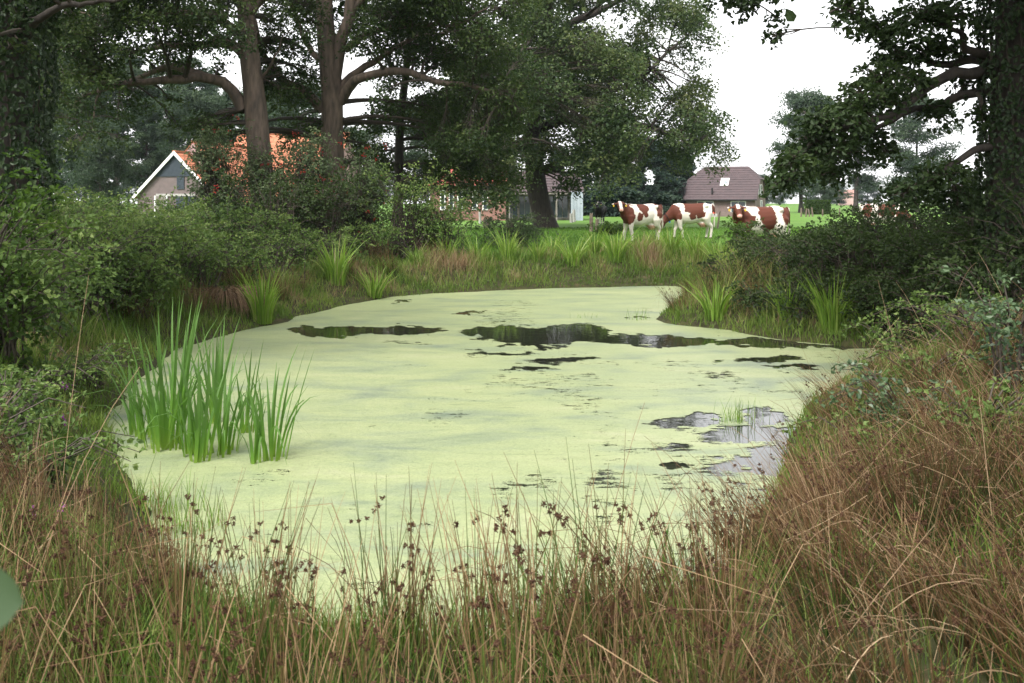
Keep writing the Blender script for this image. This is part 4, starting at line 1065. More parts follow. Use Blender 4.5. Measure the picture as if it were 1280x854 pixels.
def window(parent, c, w, h, axis='f', bars=1, frame='white', fw=.07):
    """c in house space; 'f' looks to -y, 'r' to +x"""
    def bx(g, u, v, du, dv, dep, out):
        if axis == 'f': boxv(g, (c[0] + u, c[1] - out, c[2] + v), (du, dep, dv))
        else: boxv(g, (c[0] + out, c[1] + u, c[2] + v), (dep, du, dv))
    g = Geo()
    bx(g, 0, h / 2 + fw / 2, w + 2 * fw, fw, .08, .03); bx(g, 0, -h / 2 - fw / 2, w + 2 * fw, fw, .10, .04)
    bx(g, -w / 2 - fw / 2, 0, fw, h, .08, .03); bx(g, w / 2 + fw / 2, 0, fw, h, .08, .03)
    for i in range(bars):
        bx(g, -w / 2 + w * (i + 1) / (bars + 1), 0, fw * .7, h, .06, .025)
    f = g.build('window', M[frame], parent)
    g = Geo(); bx(g, 0, 0, w, h, .02, .015); g.build('pane', M['glass'], f)
    return f

def gable_house(t, W, L, ze, zr, y0, wall, tile, courses, ov=.3, ovg=.2, x0=0., gable='both', hip=0.0):
    g = Geo(); boxv(g, (x0, y0 + L / 2, ze / 2), (W, L, ze))
    s = (zr - ze) / (W / 2)
    for yy, sgn in ((y0, -1), (y0 + L, 1)):
        yy += sgn * .012
        V = [[x0 - W / 2, yy, ze], [x0 + W / 2, yy, ze], [x0, yy, zr - .06], [x0 - W / 2, yy - sgn * .25, ze], [x0 + W / 2, yy - sgn * .25, ze], [x0, yy - sgn * .25, zr - .06]]
        g.add(V, [[0, 1, 2], [5, 4, 3], [0, 2, 5, 3][::-1], [1, 4, 5, 2][::-1]][:2]); g.f.append(np.array([[0, 3, 5, 2], [1, 2, 5, 4]]) + g.n - 6)
    g.build('wall', wall, t)
    ro = Geo()
    zo = ze - ov * s
    slope_courses(ro, (x0 + W / 2 + ov, y0 - ovg, zo), (x0 + W / 2 + ov, y0 + L + ovg, zo), (x0, y0 + L + ovg, zr), (x0, y0 - ovg, zr), courses)
    slope_courses(ro, (x0 - W / 2 - ov, y0 + L + ovg, zo), (x0 - W / 2 - ov, y0 - ovg, zo), (x0, y0 - ovg, zr), (x0, y0 + L + ovg, zr), courses)
    r = ro.build('roof', tile, t)
    g = Geo(); boxv(g, (x0, y0 + L / 2, zr + .04), (.28, L + 2 * ovg + .02, .12)); g.build('ridge', tile, r)
    return r
def barge(parent, W, ze, zr, y, ov, x0=0, w=.22):
    s = (zr - ze) / (W / 2)
    for sg in (-1, 1):
        a = np.array([x0 + sg * (W / 2 + ov), y, ze - ov * s]); b = np.array([x0, y, zr])
        dn = np.array([0, 0, -w]); dy = np.array([0, -.05, 0]); up = np.array([0, 0, .07])
        g = Geo(); g.add([a + dn, a + up, b + up, b + dn, a + dn + dy, a + up + dy, b + up + dy, b + dn + dy], [[0, 1, 2, 3], [7, 6, 5, 4], [0, 4, 5, 1], [1, 5, 6, 2], [2, 6, 7, 3], [3, 7, 4, 0]])
        g.build('bargeboard', M['white'], parent)

dH = 72.
GZ = .62
t = thing('farmhouse', 'orange-roofed farmhouse with a dark boarded gable behind the left brambles', 'house', (P(220, 0, dH)[0], dH, GZ), R(-16))
zr1 = P(0, 190, dH)[2] - GZ; ze1 = P(0, 243, dH)[2] - GZ
W1 = 6.6
gable_house(t, W1, 7.0, ze1, zr1, 0, M['gable_brick'], M['tile_orange'], 11, ov=.35, ovg=.25)
barge(t, W1, ze1, zr1, -.26, .35)
g = Geo(); s_ = (zr1 - ze1) / (W1 / 2); zb = ze1 + (zr1 - ze1) * .42; hw = (zr1 - zb) / s_ - .12
g.add([[-hw, -.08, zb], [hw, -.08, zb], [0, -.08, zr1 - .12], [-hw, -.01, zb], [hw, -.01, zb], [0, -.01, zr1 - .12]], [[0, 1, 2], [5, 4, 3]]); g.f.append(np.array([[0, 3, 4, 1], [1, 4, 5, 2], [2, 5, 3, 0]]))
g.build('gable_boarding', M['slate'], t)
g = Geo(); boxv(g, (.42, -.04, zb - .48), (.62, .06, .9)); g.build('hatch_door', M['slate'], t)
g = Geo(); boxv(g, (0, -.05, ze1 - .05), (W1 * .5, .10, .18)); g.build('lintel', M['stonepost'], t)
g = Geo(); boxv(g, (-1.2, -.06, ze1 - 1.1), (.9, .08, 1.9)); d_ = g.build('barn_door', M['wood'], t)
for sx in (-.5, .5):
    g = Geo(); boxv(g, (-1.2 + sx, -.10, ze1 - 1.1), (.1, .1, 2.0)); g.build('door_post', M['white'], d_)
g = Geo(); boxv(g, (.9, -.05, ze1 - .9), (1.7, .06, 1.5)); g.build('cart_door', M['slate'], t)
gable_house(t, W1 + 1.0, 9.5, ze1 - .2, P(0, 178, dH)[2] - GZ + .1, 1.6, M['brick_grey'], M['tile_orange'], 13, ov=.4, ovg=.05, x0=.35)
dB2 = dH + 10
t = thing('barn', 'long orange-tiled barn roof glimpsed between the two left oak trunks', 'barn', (P(425, 0, dB2)[0], dB2 - 4.5, GZ), R(82))
zr3 = P(0, 167, dB2)[2] - GZ
gable_house(t, 9.5, 9.4, 2.5, zr3, 0, M['brick_grey'], M['tile_orange'], 15, ov=.5, ovg=.15, x0=4.5)
for yy in (2.0, 4.8, 7.5):
    g = Geo(); boxv(g, (-.3, yy, 1.1), (.08, 1.4, 2.0)); g.build('stable_door', M['slate'], t)

# red-roofed house with narrow white windows, conservatory and sheet-metal end
dR = 86.
t = thing('brick_house', 'red-roofed brick house with narrow white windows behind the big oak', 'house', (P(585, 0, dR)[0], dR, GZ), R(4))
ze, zr = P(0, 231, dR)[2] - GZ, P(0, 201, dR)[2] - GZ
Lx, Wy = 6.6, 7.0
g = Geo(); boxv(g, (0, Wy / 2, ze / 2), (Lx, Wy, ze)); g.build('wall', M['brick_red'], t)
g = Geo(); ov = .35
a, b, c, d = (-Lx / 2 - ov, -ov, ze - .1), (Lx / 2 + ov, -ov, ze - .1), (Lx / 2 + ov, Wy + ov, ze - .1), (-Lx / 2 - ov, Wy + ov, ze - .1)
r1, r2 = (-Lx / 2 + 2.9, Wy / 2, zr), (Lx / 2 + ov, Wy / 2, zr)
slope_courses(g, a, b, r2, r1, 12); slope_courses(g, c, d, r1, r2, 12); slope_courses(g, d, a, r1, r1, 12)
rf = g.build('roof', M['tile_red'], t)
g = Geo(); boxv(g, (0, -ov - .04, ze - .16), (Lx + .8, .1, .12)); g.build('gutter', M['dark'], rf)
for x in (-2.2, -1.45, -.7, .6, 1.5):
    window(t, (x, 0, ze - 1.35), .28, 1.55, bars=0, fw=.10)
# conservatory front
x0_ = Lx / 2 + .1; cw = 6.6
g = Geo(); boxv(g, (x0_ + cw / 2, 3.2, 1.2), (cw, 5.0, 2.4)); cv = g.build('conservatory', M['wood'], t)
g = Geo(); slope_courses(g, (x0_ - .2, -.6, 2.55), (x0_ + cw + .2, -.6, 2.55), (x0_ + cw + .2, 3.3, 4.5), (x0_ - .2, 3.3, 4.5), 8); slope_courses(g, (x0_ + cw + .2, 7.2, 2.55), (x0_ - .2, 7.2, 2.55), (x0_ - .2, 3.3, 4.5), (x0_ + cw + .2, 3.3, 4.5), 8)
g.build('conservatory_roof', M['tile_brown'], t)
for i in range(6):
    x = x0_ + .5 + i * (cw - 1.0) / 5
    window(t, (x, .68, 1.25), .95, 1.9, bars=1, fw=.05, frame='wood')
g = Geo(); boxv(g, (x0_ + cw / 2, -.5, 2.45), (cw + .4, .1, .16)); g.build('fascia', M['wood'], t)
for i in range(4):
    g = Geo(); boxv(g, (x0_ + .2 + i * (cw - .4) / 3, -.45, 1.18), (.12, .12, 2.36)); g.build('post', M['wood'], t)
for i in range(4):
    g = Geo(); boxv(g, (x0_ + cw - .9 + i * .27, -.62, 1.3), (.25, .05 + .02 * (i % 2), 2.6)); g.build('metal_sheet', M['greymetal'], t)

# brown half-hipped house
dK = 108.
t = thing('brown_house', 'brown-roofed house with a half-hipped gable and skylight across the meadow', 'house', (P(900, 0, dK)[0], dK, GZ), R(-23))
L, W = 7.6, 7.2
ze, zr = P(0, 246, dK)[2] - GZ, P(0, 206, dK - 3)[2] - GZ
g = Geo(); boxv(g, (0, W / 2, ze / 2), (L, W, ze))
hz = ze + (zr - ze) * .56; hy = (hz - ze) / (zr - ze) * W / 2
for sx in (-1, 1):
    X = sx * L / 2; X2 = X - sx * .25
    V = [[X, 0, ze], [X, W, ze], [X, W - hy, hz], [X, hy, hz], [X2, 0, ze], [X2, W, ze], [X2, W - hy, hz], [X2, hy, hz]]
    g.add(V, [[0, 1, 2, 3], [7, 6, 5, 4], [0, 4, 5, 1], [1, 5, 6, 2], [2, 6, 7, 3], [3, 7, 4, 0]])
g.build('wall', M['brick_brown'], t)
g = Geo(); ov = .35; so = (zr - ze) / (W / 2); zo = ze - ov * so; gx_ = .25
def row(y_, z_): return y_, z_
nC = 14
rl = L / 2 + gx_; rr_ = L / 2 - 1.35
# front and back slopes: full width up to the hip line, then tapering to the ridge
yh = hy; zh = hz
slope_courses(g, (-rl, -ov, zo), (rl, -ov, zo), (rl, yh, zh), (-rl, yh, zh), 8)
slope_courses(g, (-rl, yh, zh), (rl, yh, zh), (rr_, W / 2, zr), (-rr_, W / 2, zr), 6)
slope_courses(g, (rl, W + ov, zo), (-rl, W + ov, zo), (-rl, W - yh, zh), (rl, W - yh, zh), 8)
slope_courses(g, (rl, W - yh, zh), (-rl, W - yh, zh), (-rr_, W / 2, zr), (rr_, W / 2, zr), 6)
slope_courses(g, (rl, yh, zh), (rl, W - yh, zh), (rr_, W / 2, zr), (rr_, W / 2, zr), 6)
slope_courses(g, (-rl, W - yh, zh), (-rl, yh, zh), (-rr_, W / 2, zr), (-rr_, W / 2, zr), 6)
rf = g.build('roof', M['tile_brown'], t)
sk = .52; cs = np.array([.2, -ov + (W / 2 + ov) * sk, zo + (zr - zo) * sk]); du = np.array([.38, 0, 0]); dv = nrm(np.array([0, W / 2, zr - ze])) * .5; nn = nrm(np.cross(du, dv)) * .09
for nm, f_, mt, o_ in (('skylight', 1.2, M['white'], 1.0), ('skylight_pane', .9, M['greymetal'], 1.25)):
    g = Geo(); q = [cs - du * f_ - dv * f_, cs + du * f_ - dv * f_, cs + du * f_ + dv * f_, cs - du * f_ + dv * f_]
    g.add(q + [v + nn * o_ for v in q], [[3, 2, 1, 0], [4, 5, 6, 7], [0, 1, 5, 4], [1, 2, 6, 5], [2, 3, 7, 6], [3, 0, 4, 7]])
    if nm == 'skylight': skl = g.build(nm, mt, rf)
    else: g.build('pane', mt, skl)
g = Geo(); boxv(g, (-.9, -ov + .55, zo + .95), (.16, .16, .7)); g.build('vent_pipe', M['dark'], rf)
g = Geo(); boxv(g, (0, -ov - .05, zo - .02), (L + .5, .12, .12)); g.build('gutter', M['dark'], rf)
window(t, (-1.6, 0, ze - 1.2), 1.7, 1.3, bars=1); window(t, (2.0, 0, ze - 1.2), 1.5, 1.3, bars=1)
window(t, (L / 2, 2.6, ze + .75), .9, 1.1, axis='r', bars=0); window(t, (L / 2, 3.9, ze + .75), .9, 1.1, axis='r', bars=0); window(t, (L / 2, 4.0, ze - 1.25), 1.2, 1.6, axis='r', bars=1)
g = Geo(); boxv(g, (0, -1.6, .28), (L + 2, .3, .56)); g.build('garden_wall', M['brick_brown'], t)
# lower left wing with its own little gable and dark flue
gable_house(t, 3.4, 3.0, ze - .1, ze + 1.6, 1.0, M['brick_brown'], M['tile_brown'], 7, x0=-L / 2 - 1.5)
barge(t, 3.4, ze - .1, ze + 1.6, .76, .3, x0=-L / 2 - 1.5)
g = Geo(); boxv(g, (-L / 2 - .35, .3, 1.9), (.42, .42, 3.8)); g.build('flue', M['dark'], t)
x = P(891, 0, 104)[0]
t = thing('traffic_cone', 'small red and white cone before the brown-roofed house', 'cone', (x, 104, ground([x], [104])[0]))
for nm, z0, z1, r0, r1, mt in (('base_band', 0, .22, .30, .22, 'orange'), ('white_band', .22, .45, .22, .13, 'white'), ('tip', .45, .68, .13, .04, 'orange')):
    g = Geo(); tubes(g, np.array([[[0, 0, z0 + .35], [0, 0, (z0 + z1) / 2 + .35], [0, 0, z1 + .35]]]), np.array([[r0, (r0 + r1) / 2, r1]]), 10, cap=True); g.build(nm, M[mt], t)
g = Geo(); boxv(g, (0, 0, .18), (.8, .8, .36)); g.build('plinth', M['stonepost'], t)

# far house in the haze
t = thing('far_house', 'faint pink house far off in the haze under the right oak', 'house', (P(1059, 0, 330)[0], 330, GZ), R(75))
gable_house(t, 5, 5.5, 3.2, 5.2, -2.75, M['pale_pink'], M['pale_tile'], 8)
for i in range(3):
    window(t, (2.5, -1.8 + 1.8 * i, 1.5), .8, 1.0, axis='r', fw=.12)

# clipped hedge across the meadow
x0h, x1h, dh = P(1005, 0, 122)[0], P(1037, 0, 122)[0], 122.
t = thing('clipped_hedge', 'clipped yellow-green hedge across the meadow', 'hedge', ((x0h + x1h) / 2, dh, .6))
n = 3800; wv = (x1h - x0h) / 2
C = np.stack([rng.uniform(-wv, wv, n), rng.uniform(-.6, .6, n), rng.uniform(.05, 1.75, n)], 1)
ax = rng.integers(0, 3, n)
C[ax == 0, 1] = -.6 + rng.random((ax == 0).sum()) * .15; C[ax == 1, 2] = 1.7 + rng.random((ax == 1).sum()) * .15
g = Geo(); leaves(g, C, randu(n) + np.array([0, -.5, .5]), randu(n), .22, .15, rng.random(n)); g.build('foliage', M['hazel'], t)
g = Geo(); st = np.linspace(-wv, wv, 14); tubes(g, np.stack([np.stack([st, 0 * st, 0 * st - .1], 1), np.stack([st, 0 * st, 0 * st + .8], 1), np.stack([st + .1, 0 * st, 0 * st + 1.5], 1)], 1), np.broadcast_to([.05, .04, .02], (14, 3)), 5)
tag(g.build('stem_work', M['twig'], t), kind='stuff')

# ------------------------------------------------------------------ fence posts
def post(name, label, px, d, h, r, mat, lean=(0, 0), group=None, square=False, jag=True):
    x = P(px, 0, d)[0]; z = ground([x], [d])[0]
    g = Geo(); S = 4 if square else 9; K = 6
    tt = np.linspace(0, 1, K)
    path = np.stack([lean[0] * tt * h + .012 * np.sin(tt * 5), lean[1] * tt * h, -.3 + tt * (h + .3)], 1)
    tubes(g, path[None], (r * (1.08 - .14 * tt + .05 * rng.normal(size=K)))[None], S)
    V = g.v[0]
    top = V[-S:].copy()
    if jag: V[-S:, 2] += rng.normal(size=S) * h * .035
    g.v[0] = V
    g.add(np.vstack([V[-S:], V[-S:].mean(0) + [0, 0, .01]]), [[i, (i + 1) % S, S] for i in range(S)])
    o = g.build(name, mat, None); o.location = (x, d, z)
    return tag(o, label, 'post', group)
post('fence_post', 'taller split brown fence post left of the nearest cow', 738.5, 55, 1.02, .10, M['post'], (.04, 0))
post('fence_post', 'shorter brown post leaning beside the taller split one', 745, 54.5, .72, .09, M['post'], (.10, 0))
post('fence_post', 'thin leaning post behind the grazing cow', 895, 60, 1.05, .05, M['post'], (.25, 0))
post('gate_post', 'pale grey post beside the shed end in the meadow', 717.5, 80, 1.0, .13, M['stonepost'], square=True, jag=False)
post('gate_post', 'short pale grey stub next to the pale grey post', 714, 78, .72, .12, M['stonepost'], square=True, jag=False)
post('gate_post', 'pale post below the narrow windowed house', 600, 75, 1.05, .11, M['stonepost'], square=True, jag=False)
post('tree_stump', 'small cut stump in the grass left of the leaning oak', 609, 63, .55, .26, M['post'])['category'] = 'stump'
post('tree_stump', 'cut stump half hidden by the low shrub at the leaning oak', 637, 62, .5, .22, M['post'])['category'] = 'stump'
for i, px in enumerate([1001, 1007, 1012, 1016, 1028, 1049, 1090]):
    post('fence_post', 'small far fence post in the row below the clipped hedge', px, 104 + i * .8, .75 + .2 * rng.random(), .08, M['post'], (rng.normal() * .08, 0), 'far fence posts across the meadow')

# ------------------------------------------------------------------ cows
def cow_mat():
    m, n, l = newmat('cow_hide')
    p = n.new('ShaderNodeBsdfPrincipled'); p.inputs['Roughness'].default_value = .7; p.inputs['Specular IOR Level'].default_value = .25
    o = n.new('ShaderNodeOutputMaterial'); l.new(p.outputs[0], o.inputs['Surface'])
    a = n.new('ShaderNodeAttribute'); a.attribute_name = 'hide'
    l.new(a.outputs['Color'], p.inputs['Base Color'])
    return m
M['cow'] = cow_mat()
M['eye'] = solid('cow_eye', (.01, .008, .006), (.015, .01, .008), rough=.15)
M['tag'] = solid('yellow_tag', (.62, .42, .04), (.55, .36, .03), rough=.5)

def closed_loft(g, C, A, Bv, S=12):
    """rings: centre C(k,3), half axes vectors A,B (k,3)"""
    C, A, Bv = map(lambda v: np.asarray(v, float), (C, A, Bv))
    K = len(C); a = np.arange(S) / S * 2 * np.pi
    ring = C[:, None] + np.cos(a)[None, :, None] * A[:, None] + np.sin(a)[None, :, None] * Bv[:, None]
    V = np.vstack([ring.reshape(-1, 3), C[:1], C[-1:]])
    q = [[k * S + s, k * S + (s + 1) % S, (k + 1) * S + (s + 1) % S, (k + 1) * S + s] for k in range(K - 1) for s in range(S)]
    tr = [[K * S, (s + 1) % S, s] for s in range(S)] + [[K * S + 1, (K - 1) * S + s, (K - 1) * S + (s + 1) % S] for s in range(S)]
    n0 = g.n
    g.add(V, q); g.f.append(np.array(tr) + n0)
def chain(g, pts, rad, S=10, flat=1.0):
    p = np.asarray(pts, float); T = nrm(np.gradient(p, axis=0))
    ref = np.array([0, 1., 0]); U = nrm(ref - T * (T @ ref)[:, None]); W_ = np.cross(T, U)
    rad = np.asarray(rad, float)[:, None]
    # round the ends
    C = np.vstack([p[0] - T[0] * rad[0] * .6, p, p[-1] + T[-1] * rad[-1] * .6])
    rr = np.vstack([rad[0] * .45, rad, rad[-1] * .45]); UU = np.vstack([U[0], U, U[-1]]); WW = np.vstack([W_[0], W_, W_[-1]])
    closed_loft(g, C, UU * rr * flat, WW * rr, S)

WHITE, RED, PINK, BLACK, HOOF = (.56, .51, .45), (.082, .022, .011), (.50, .27, .22), (.012, .011, .011), (.06, .05, .04)
def cow(label, loc, rz, poll, muzzle, patches, dark=RED, black=False, legs=(0, 0, 0, 0), head_dark=None, scale=1.12, collar=None, ears_tag=True, group='cows grazing behind the pond'):
    """faces -x; poll and muzzle are the head's top and nose in local metres"""
    t = thing('cow', label, 'cow', loc, rz, group)
    t.scale = (scale,) * 3
    g = Geo()
    xs = [.90, .84, .72, .52, .25, -.05, -.32, -.55, -.72, -.84]
    cz = [1.22, 1.16, 1.13, 1.11, 1.06, 1.02, 1.03, 1.07, 1.12, 1.13]
    hh = [.10, .24, .31, .345, .39, .425, .415, .385, .32, .2]
    hw = [.09, .20, .26, .285, .33, .355, .33, .27, .2, .12]
    closed_loft(g, [[x, 0, z] for x, z in zip(xs, cz)], [[0, w, 0] for w in hw], [[0, 0, h] for h in hh], 18)
    closed_loft(g, [[.62, 0, 1.42], [.45, 0, 1.43], [.1, 0, 1.40], [-.3, 0, 1.40], [-.55, 0, 1.42]], [[0, .06, 0]] * 5, [[0, 0, .05]] * 5, 8)   # backbone
    for sy in (-1, 1):
        chain(g, [[.60, sy * .22, 1.36], [.52, sy * .24, 1.34]], [.07, .07])                      # hook bones
    f1, f2, h1, h2 = legs
    for sy, fx, hx in ((-1, f1, h1), (1, f2, h2)):
        chain(g, [[-.50, sy * .17, 1.0], [-.53, sy * .175, .78], [-.53 + fx * .4, sy * .16, .46], [-.52 + fx * .8, sy * .155, .40], [-.51 + fx, sy * .15, .14], [-.53 + fx, sy * .15, .05]], [.16, .125, .07, .066, .047, .062], 10)
        chain(g, [[.62, sy * .17, 1.08], [.56, sy * .20, .84], [.62 + hx * .3, sy * .18, .66], [.76 + hx * .6, sy * .16, .52], [.75 + hx * .8, sy * .15, .44], [.71 + hx, sy * .15, .15], [.69 + hx, sy * .15, .05]], [.23, .19, .125, .078, .065, .047, .062], 10)
    poll, muz = np.asarray(poll, float), np.asarray(muzzle, float)
    nb = np.array([-.62, 0, 1.16])
    mid = (nb + poll) / 2 + np.array([-.02, 0, -.03])
    chain(g, [nb, nb * .6 + mid * .4, mid, mid * .4 + poll * .6, poll + np.array([.0, 0, -.06])], [.30, .25, .20, .165, .13], 12, flat=.62)
    hd = nrm(muz - poll); L = np.linalg.norm(muz - poll)
    sidev = nrm(np.cross(hd, [0, 0, 1.]) if abs(hd[2]) < .95 else np.array([0, 1., 0])); upv = np.cross(sidev, hd)
    HC = [poll - hd * .04, poll + hd * .06, poll + hd * L * .35, poll + hd * L * .62, poll + hd * L * .85, poll + hd * L]
    HW = [.07, .115, .115, .085, .085, .06]; HH = [.07, .12, .125, .095, .08, .05]
    closed_loft(g, HC, [sidev * w for w in HW], [upv * h for h in HH], 12)
    for sy in (-1, 1):
        e0 = poll + hd * .04 + sidev * sy * .09; e1 = e0 + sidev * sy * .2 - hd * .01 - np.array([0, 0, .03])
        chain_pts = np.array([e0, (e0 + e1) / 2, e1]); Ue = hd; We = nrm(np.cross(hd, sidev))
        closed_loft(g, chain_pts, [Ue * .03, Ue * .065, Ue * .02], [We * .025] * 3, 8)
    chain(g, [[.86, 0, 1.42], [.93, 0, 1.38], [.965, 0, 1.2], [.965, 0, .9], [.95, 0, .68], [.95, 0, .5]], [.04, .035, .026, .022, .045, .03], 8)
    closed_loft(g, [[.22, 0, .72], [.36, 0, .66], [.52, 0, .63], [.62, 0, .72]], [[0, .08, 0], [0, .17, 0], [0, .19, 0], [0, .1, 0]], [[0, 0, .07], [0, 0, .13], [0, 0, .15], [0, 0, .1]], 10)
    for tx in (.40, .54):
        for sy in (-1, 1): chain(g, [[tx, sy * .08, .56], [tx, sy * .085, .47]], [.024, .018], 6)
    src = g.mesh('cow_src', None)
    so = bpy.data.objects.new('cow_src', src); COL.objects.link(so)
    rm = so.modifiers.new('r', 'REMESH'); rm.mode = 'VOXEL'; rm.voxel_size = .024
    sm = so.modifiers.new('s', 'SMOOTH'); sm.iterations = 3; sm.factor = .5
    dg = bpy.context.evaluated_depsgraph_get()
    me = bpy.data.meshes.new_from_object(so.evaluated_get(dg))
    bpy.data.objects.remove(so); bpy.data.meshes.remove(src); me.name = 'cow_body'
    nv = len(me.vertices)
    co = np.empty(nv * 3, np.float32); me.vertices.foreach_get('co', co); co = co.reshape(-1, 3)
    seed = abs(hash(label)) % 50
    seed = sum(map(ord, label)) % 50
    n1 = np.array([mnoise.fractal(Vector(v * 3.2) + Vector((seed, 0, 0)), 1.0, 2.0, 4) for v in co])
    n2 = np.array([mnoise.noise(Vector(v * 9) + Vector((0, seed, 0))) for v in co])
    col = np.tile(np.array(WHITE), (nv, 1))
    val = np.full(nv, -1.0)
    for (cx, cz_, rx, rz_, sgn) in patches:
        q = 1 - np.sqrt(((co[:, 0] - cx) / rx) ** 2 + ((co[:, 2] - cz_) / rz_) ** 2)
        if sgn < 0: val = np.minimum(val, -q - .0)
        else: val = np.maximum(val, np.where((sgn == 1) | (co[:, 1] * sgn > 0), q, -1))
    pm = (val + n1 * .38 + n2 * .10) > 0
    col[pm] = dark
    if black:
        col[:] = BLACK
        col[(co[:, 2] < .45) & (n1 > -.3)] = WHITE
    rel = co - poll
    along = rel @ hd; off = np.linalg.norm(rel - along[:, None] * hd, axis=1)
    hm = (along > -.08) & (off < .22) & (along < L + .15)
    lat = np.abs(rel @ sidev)
    hc = BLACK if black else dark
    col[hm] = hc
    blaze = hm & (lat < .058 + .02 * n1) & ((rel @ upv) > -.01)
    if head_dark is None: col[blaze & (along < L * .9)] = WHITE
    elif head_dark == 'star': col[blaze & (along > .0) & (along < L * .45) & (lat < .05)] = WHITE
    col[hm & (along > L * .86)] = PINK if not black else (.03, .026, .026)
    col[(co[:, 2] < .085)] = HOOF
    ud = (np.abs(co[:, 0] - .42) < .24) & (co[:, 2] < .66) & (np.abs(co[:, 1]) < .2) & (co[:, 2] > .43)
    col[ud] = PINK if not black else BLACK
    dirt = np.clip((.95 - co[:, 2]) * .8 + n2 * .25, 0, .38)
    col = col * (1 - dirt[:, None] * .45)
    ca_ = me.color_attributes.new('hide', 'FLOAT_COLOR', 'POINT')
    ca_.data.foreach_set('color', np.hstack([col, np.ones((nv, 1))]).astype(np.float32).ravel())
    me.polygons.foreach_set('use_smooth', np.ones(len(me.polygons), bool))
    me.materials.clear(); me.materials.append(M['cow'])
    link('body', me, t)
    for sy in (-1, 1):
        ge = Geo(); c = poll + hd * L * .3 + sidev * sy * .105 + upv * .05
        closed_loft(ge, [c - hd * .02, c, c + hd * .02], [upv * .008, upv * .02, upv * .008], [sidev * .008, sidev * .02, sidev * .008], 8); ge.build('eye', M['eye'], t, True)
        if ears_tag:
            c = poll + hd * .02 + sidev * sy * .23 - np.array([0, 0, .05])
            ge = Geo()
            q = [c + sidev * .025 * u + np.array([0, 0, .03]) * v + hd * w for w in (.075, .083) for u, v in ((-1, -1), (1, -1), (1, 1), (-1, 1))]
            ge.add(q, [[0, 3, 2, 1], [4, 5, 6, 7], [0, 1, 5, 4], [1, 2, 6, 5], [2, 3, 7, 6], [3, 0, 4, 7]]); ge.build('ear_tag', M['tag'], t)
    if collar:
        c = np.asarray(collar, float)
        ge = Geo(); a = np.linspace(0, 2 * np.pi, 17)
        ax = nrm(mid * .4 + poll * .6 - mid); u = np.array([0, 1., 0]); w = np.cross(ax, u)
        tubes(ge, (c + np.cos(a)[:, None] * u * .15 + np.sin(a)[:, None] * w * .20)[None], np.full((1, 17), .014), 5); ge.build('collar', M['dark'], t)
        ge = Geo(); boxv(ge, c + w * .24 * (1 if w[2] < 0 else -1), (.06, .06, .11)); ge.build('collar_tag', M['blue'], t)
    return t
def gp(px, d):
    x = P(px, 0, d)[0]; return (x, d, ground([x], [d])[0])
cow('red and white cow with a white blaze turning its head to the camera', gp(801, 41.5), R(24), (-1.02, -.16, 1.50), (-1.16, -.56, 1.20),
    [(-.70, 1.10, .30, .40, 1), (-.95, 1.3, .25, .25, 1), (-.02, 1.30, .20, .22, 1), (-.22, .98, .13, .16, 1), (.72, 1.24, .24, .34, 1), (.02, 1.05, .10, .10, 1)], legs=(.05, -.12, -.05, .08))
cow('red and white cow grazing with its head down behind the first cow', gp(864, 44.5), R(6), (-1.12, .05, .78), (-1.30, .08, .30),
    [(-.82, 1.05, .36, .44, 1), (.05, 1.30, .46, .30, 1), (-.95, .8, .3, .3, 1), (.28, 1.05, .20, .18, 1), (.9, 1.2, .10, .25, 1), (-.05, .95, .16, .14, 1), (-.53, .5, .10, .18, -1.5)][:6], legs=(.12, -.14, .06, -.03), collar=(-1.02, .04, .92))
cow('red-faced cow looking at the camera over the leafy sapling', gp(950, 32.5), R(14), (-.92, -.34, 1.46), (-1.02, -.74, 1.14),
    [(-.72, 1.05, .40, .40, 1), (.10, 1.12, .30, .36, 1), (.80, 1.2, .22, .32, 1), (-.95, 1.3, .25, .3, 1)], legs=(0, .1, 0, -.08), head_dark='star')
cow('mostly hidden red and white cow behind the right thicket', gp(1104, 46), R(150), (-1.12, .05, .78), (-1.30, .08, .30),
    [(-.2, 1.22, .34, .32, 1), (.6, 1.15, .2, .3, 1), (-.9, 1.0, .3, .3, 1)], legs=(.1, -.1, .05, -.05), ears_tag=False)
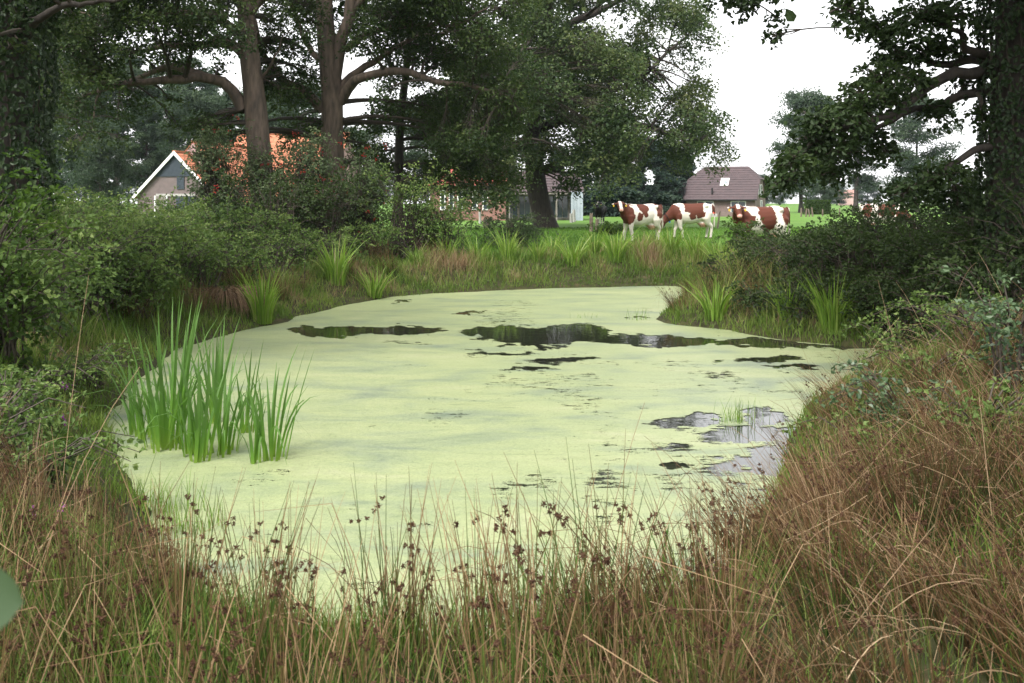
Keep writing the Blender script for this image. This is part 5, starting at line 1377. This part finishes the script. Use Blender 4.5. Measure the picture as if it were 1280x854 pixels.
cow('black cow with white lower legs facing the camera far back', gp(750, 72), R(78), (-1.00, .02, 1.44), (-1.28, .06, 1.02), [], black=True, legs=(.03, -.03, 0, 0), head_dark='star')

# ------------------------------------------------------------------ hazy air
hz_ = Geo()
boxv(hz_, (0, 255, 19.0), (1300, 740, 41.5))
m, n, l = newmat('haze_air')
pv = n.new('ShaderNodeVolumePrincipled')
pv.inputs['Color'].default_value = (.80, .88, 1.0, 1)
pv.inputs['Density'].default_value = .00014
pv.inputs['Anisotropy'].default_value = .2
o = n.new('ShaderNodeOutputMaterial'); l.new(pv.outputs[0], o.inputs['Volume'])
tag(hz_.build('haze', m), kind='stuff')

# ------------------------------------------------------------------ order along a row tells the members of these groups apart
ORD = 'first second third fourth fifth sixth seventh eighth ninth tenth eleventh twelfth thirteenth fourteenth fifteenth sixteenth seventeenth eighteenth nineteenth twentieth twenty-first twenty-second twenty-third twenty-fourth twenty-fifth'.split()
ROWS = {LB: 'dense green bramble bush, {} from the left in the left bank thicket', RB: 'dark bramble bush, {} from the left in the right bank thicket',
        'sedge clumps along the far bank': 'green sedge clump, {} from the left in the row along the far bank',
        'hazy tree row behind the farmhouse': 'tall hazy tree, {} from the left in the row behind the orange-roofed farmhouse',
        'trees glimpsed between the oaks': 'broad leafy tree glimpsed between the oak trunks, {} from the left',
        'dark evergreens behind the meadow': 'dark dense evergreen behind the black cow, {} from the left',
        'far hazy tree line': 'far pale tree on the hazy horizon, {} from the left',
        'far fence posts across the meadow': 'small far fence post below the clipped hedge, {} from the left',
        'low weeds on the left bank': 'low leafy weeds on the left bank below the brambles, {} from the left',
        'low brambles among the right bank rushes': 'low green bramble sprawling among the right bank rushes, {} from the left',
        'brown rush tufts on the tip of the right bank': 'brown rush tuft on the tip of the right bank, {} from the left'}
for grp, txt in ROWS.items():
    mem = sorted([o for o in SC.objects if o.parent is None and o.get('group') == grp], key=lambda o: o.location.x / o.location.y)
    for k, o in enumerate(mem[:len(ORD)]):
        o['label'] = txt.format(ORD[k])
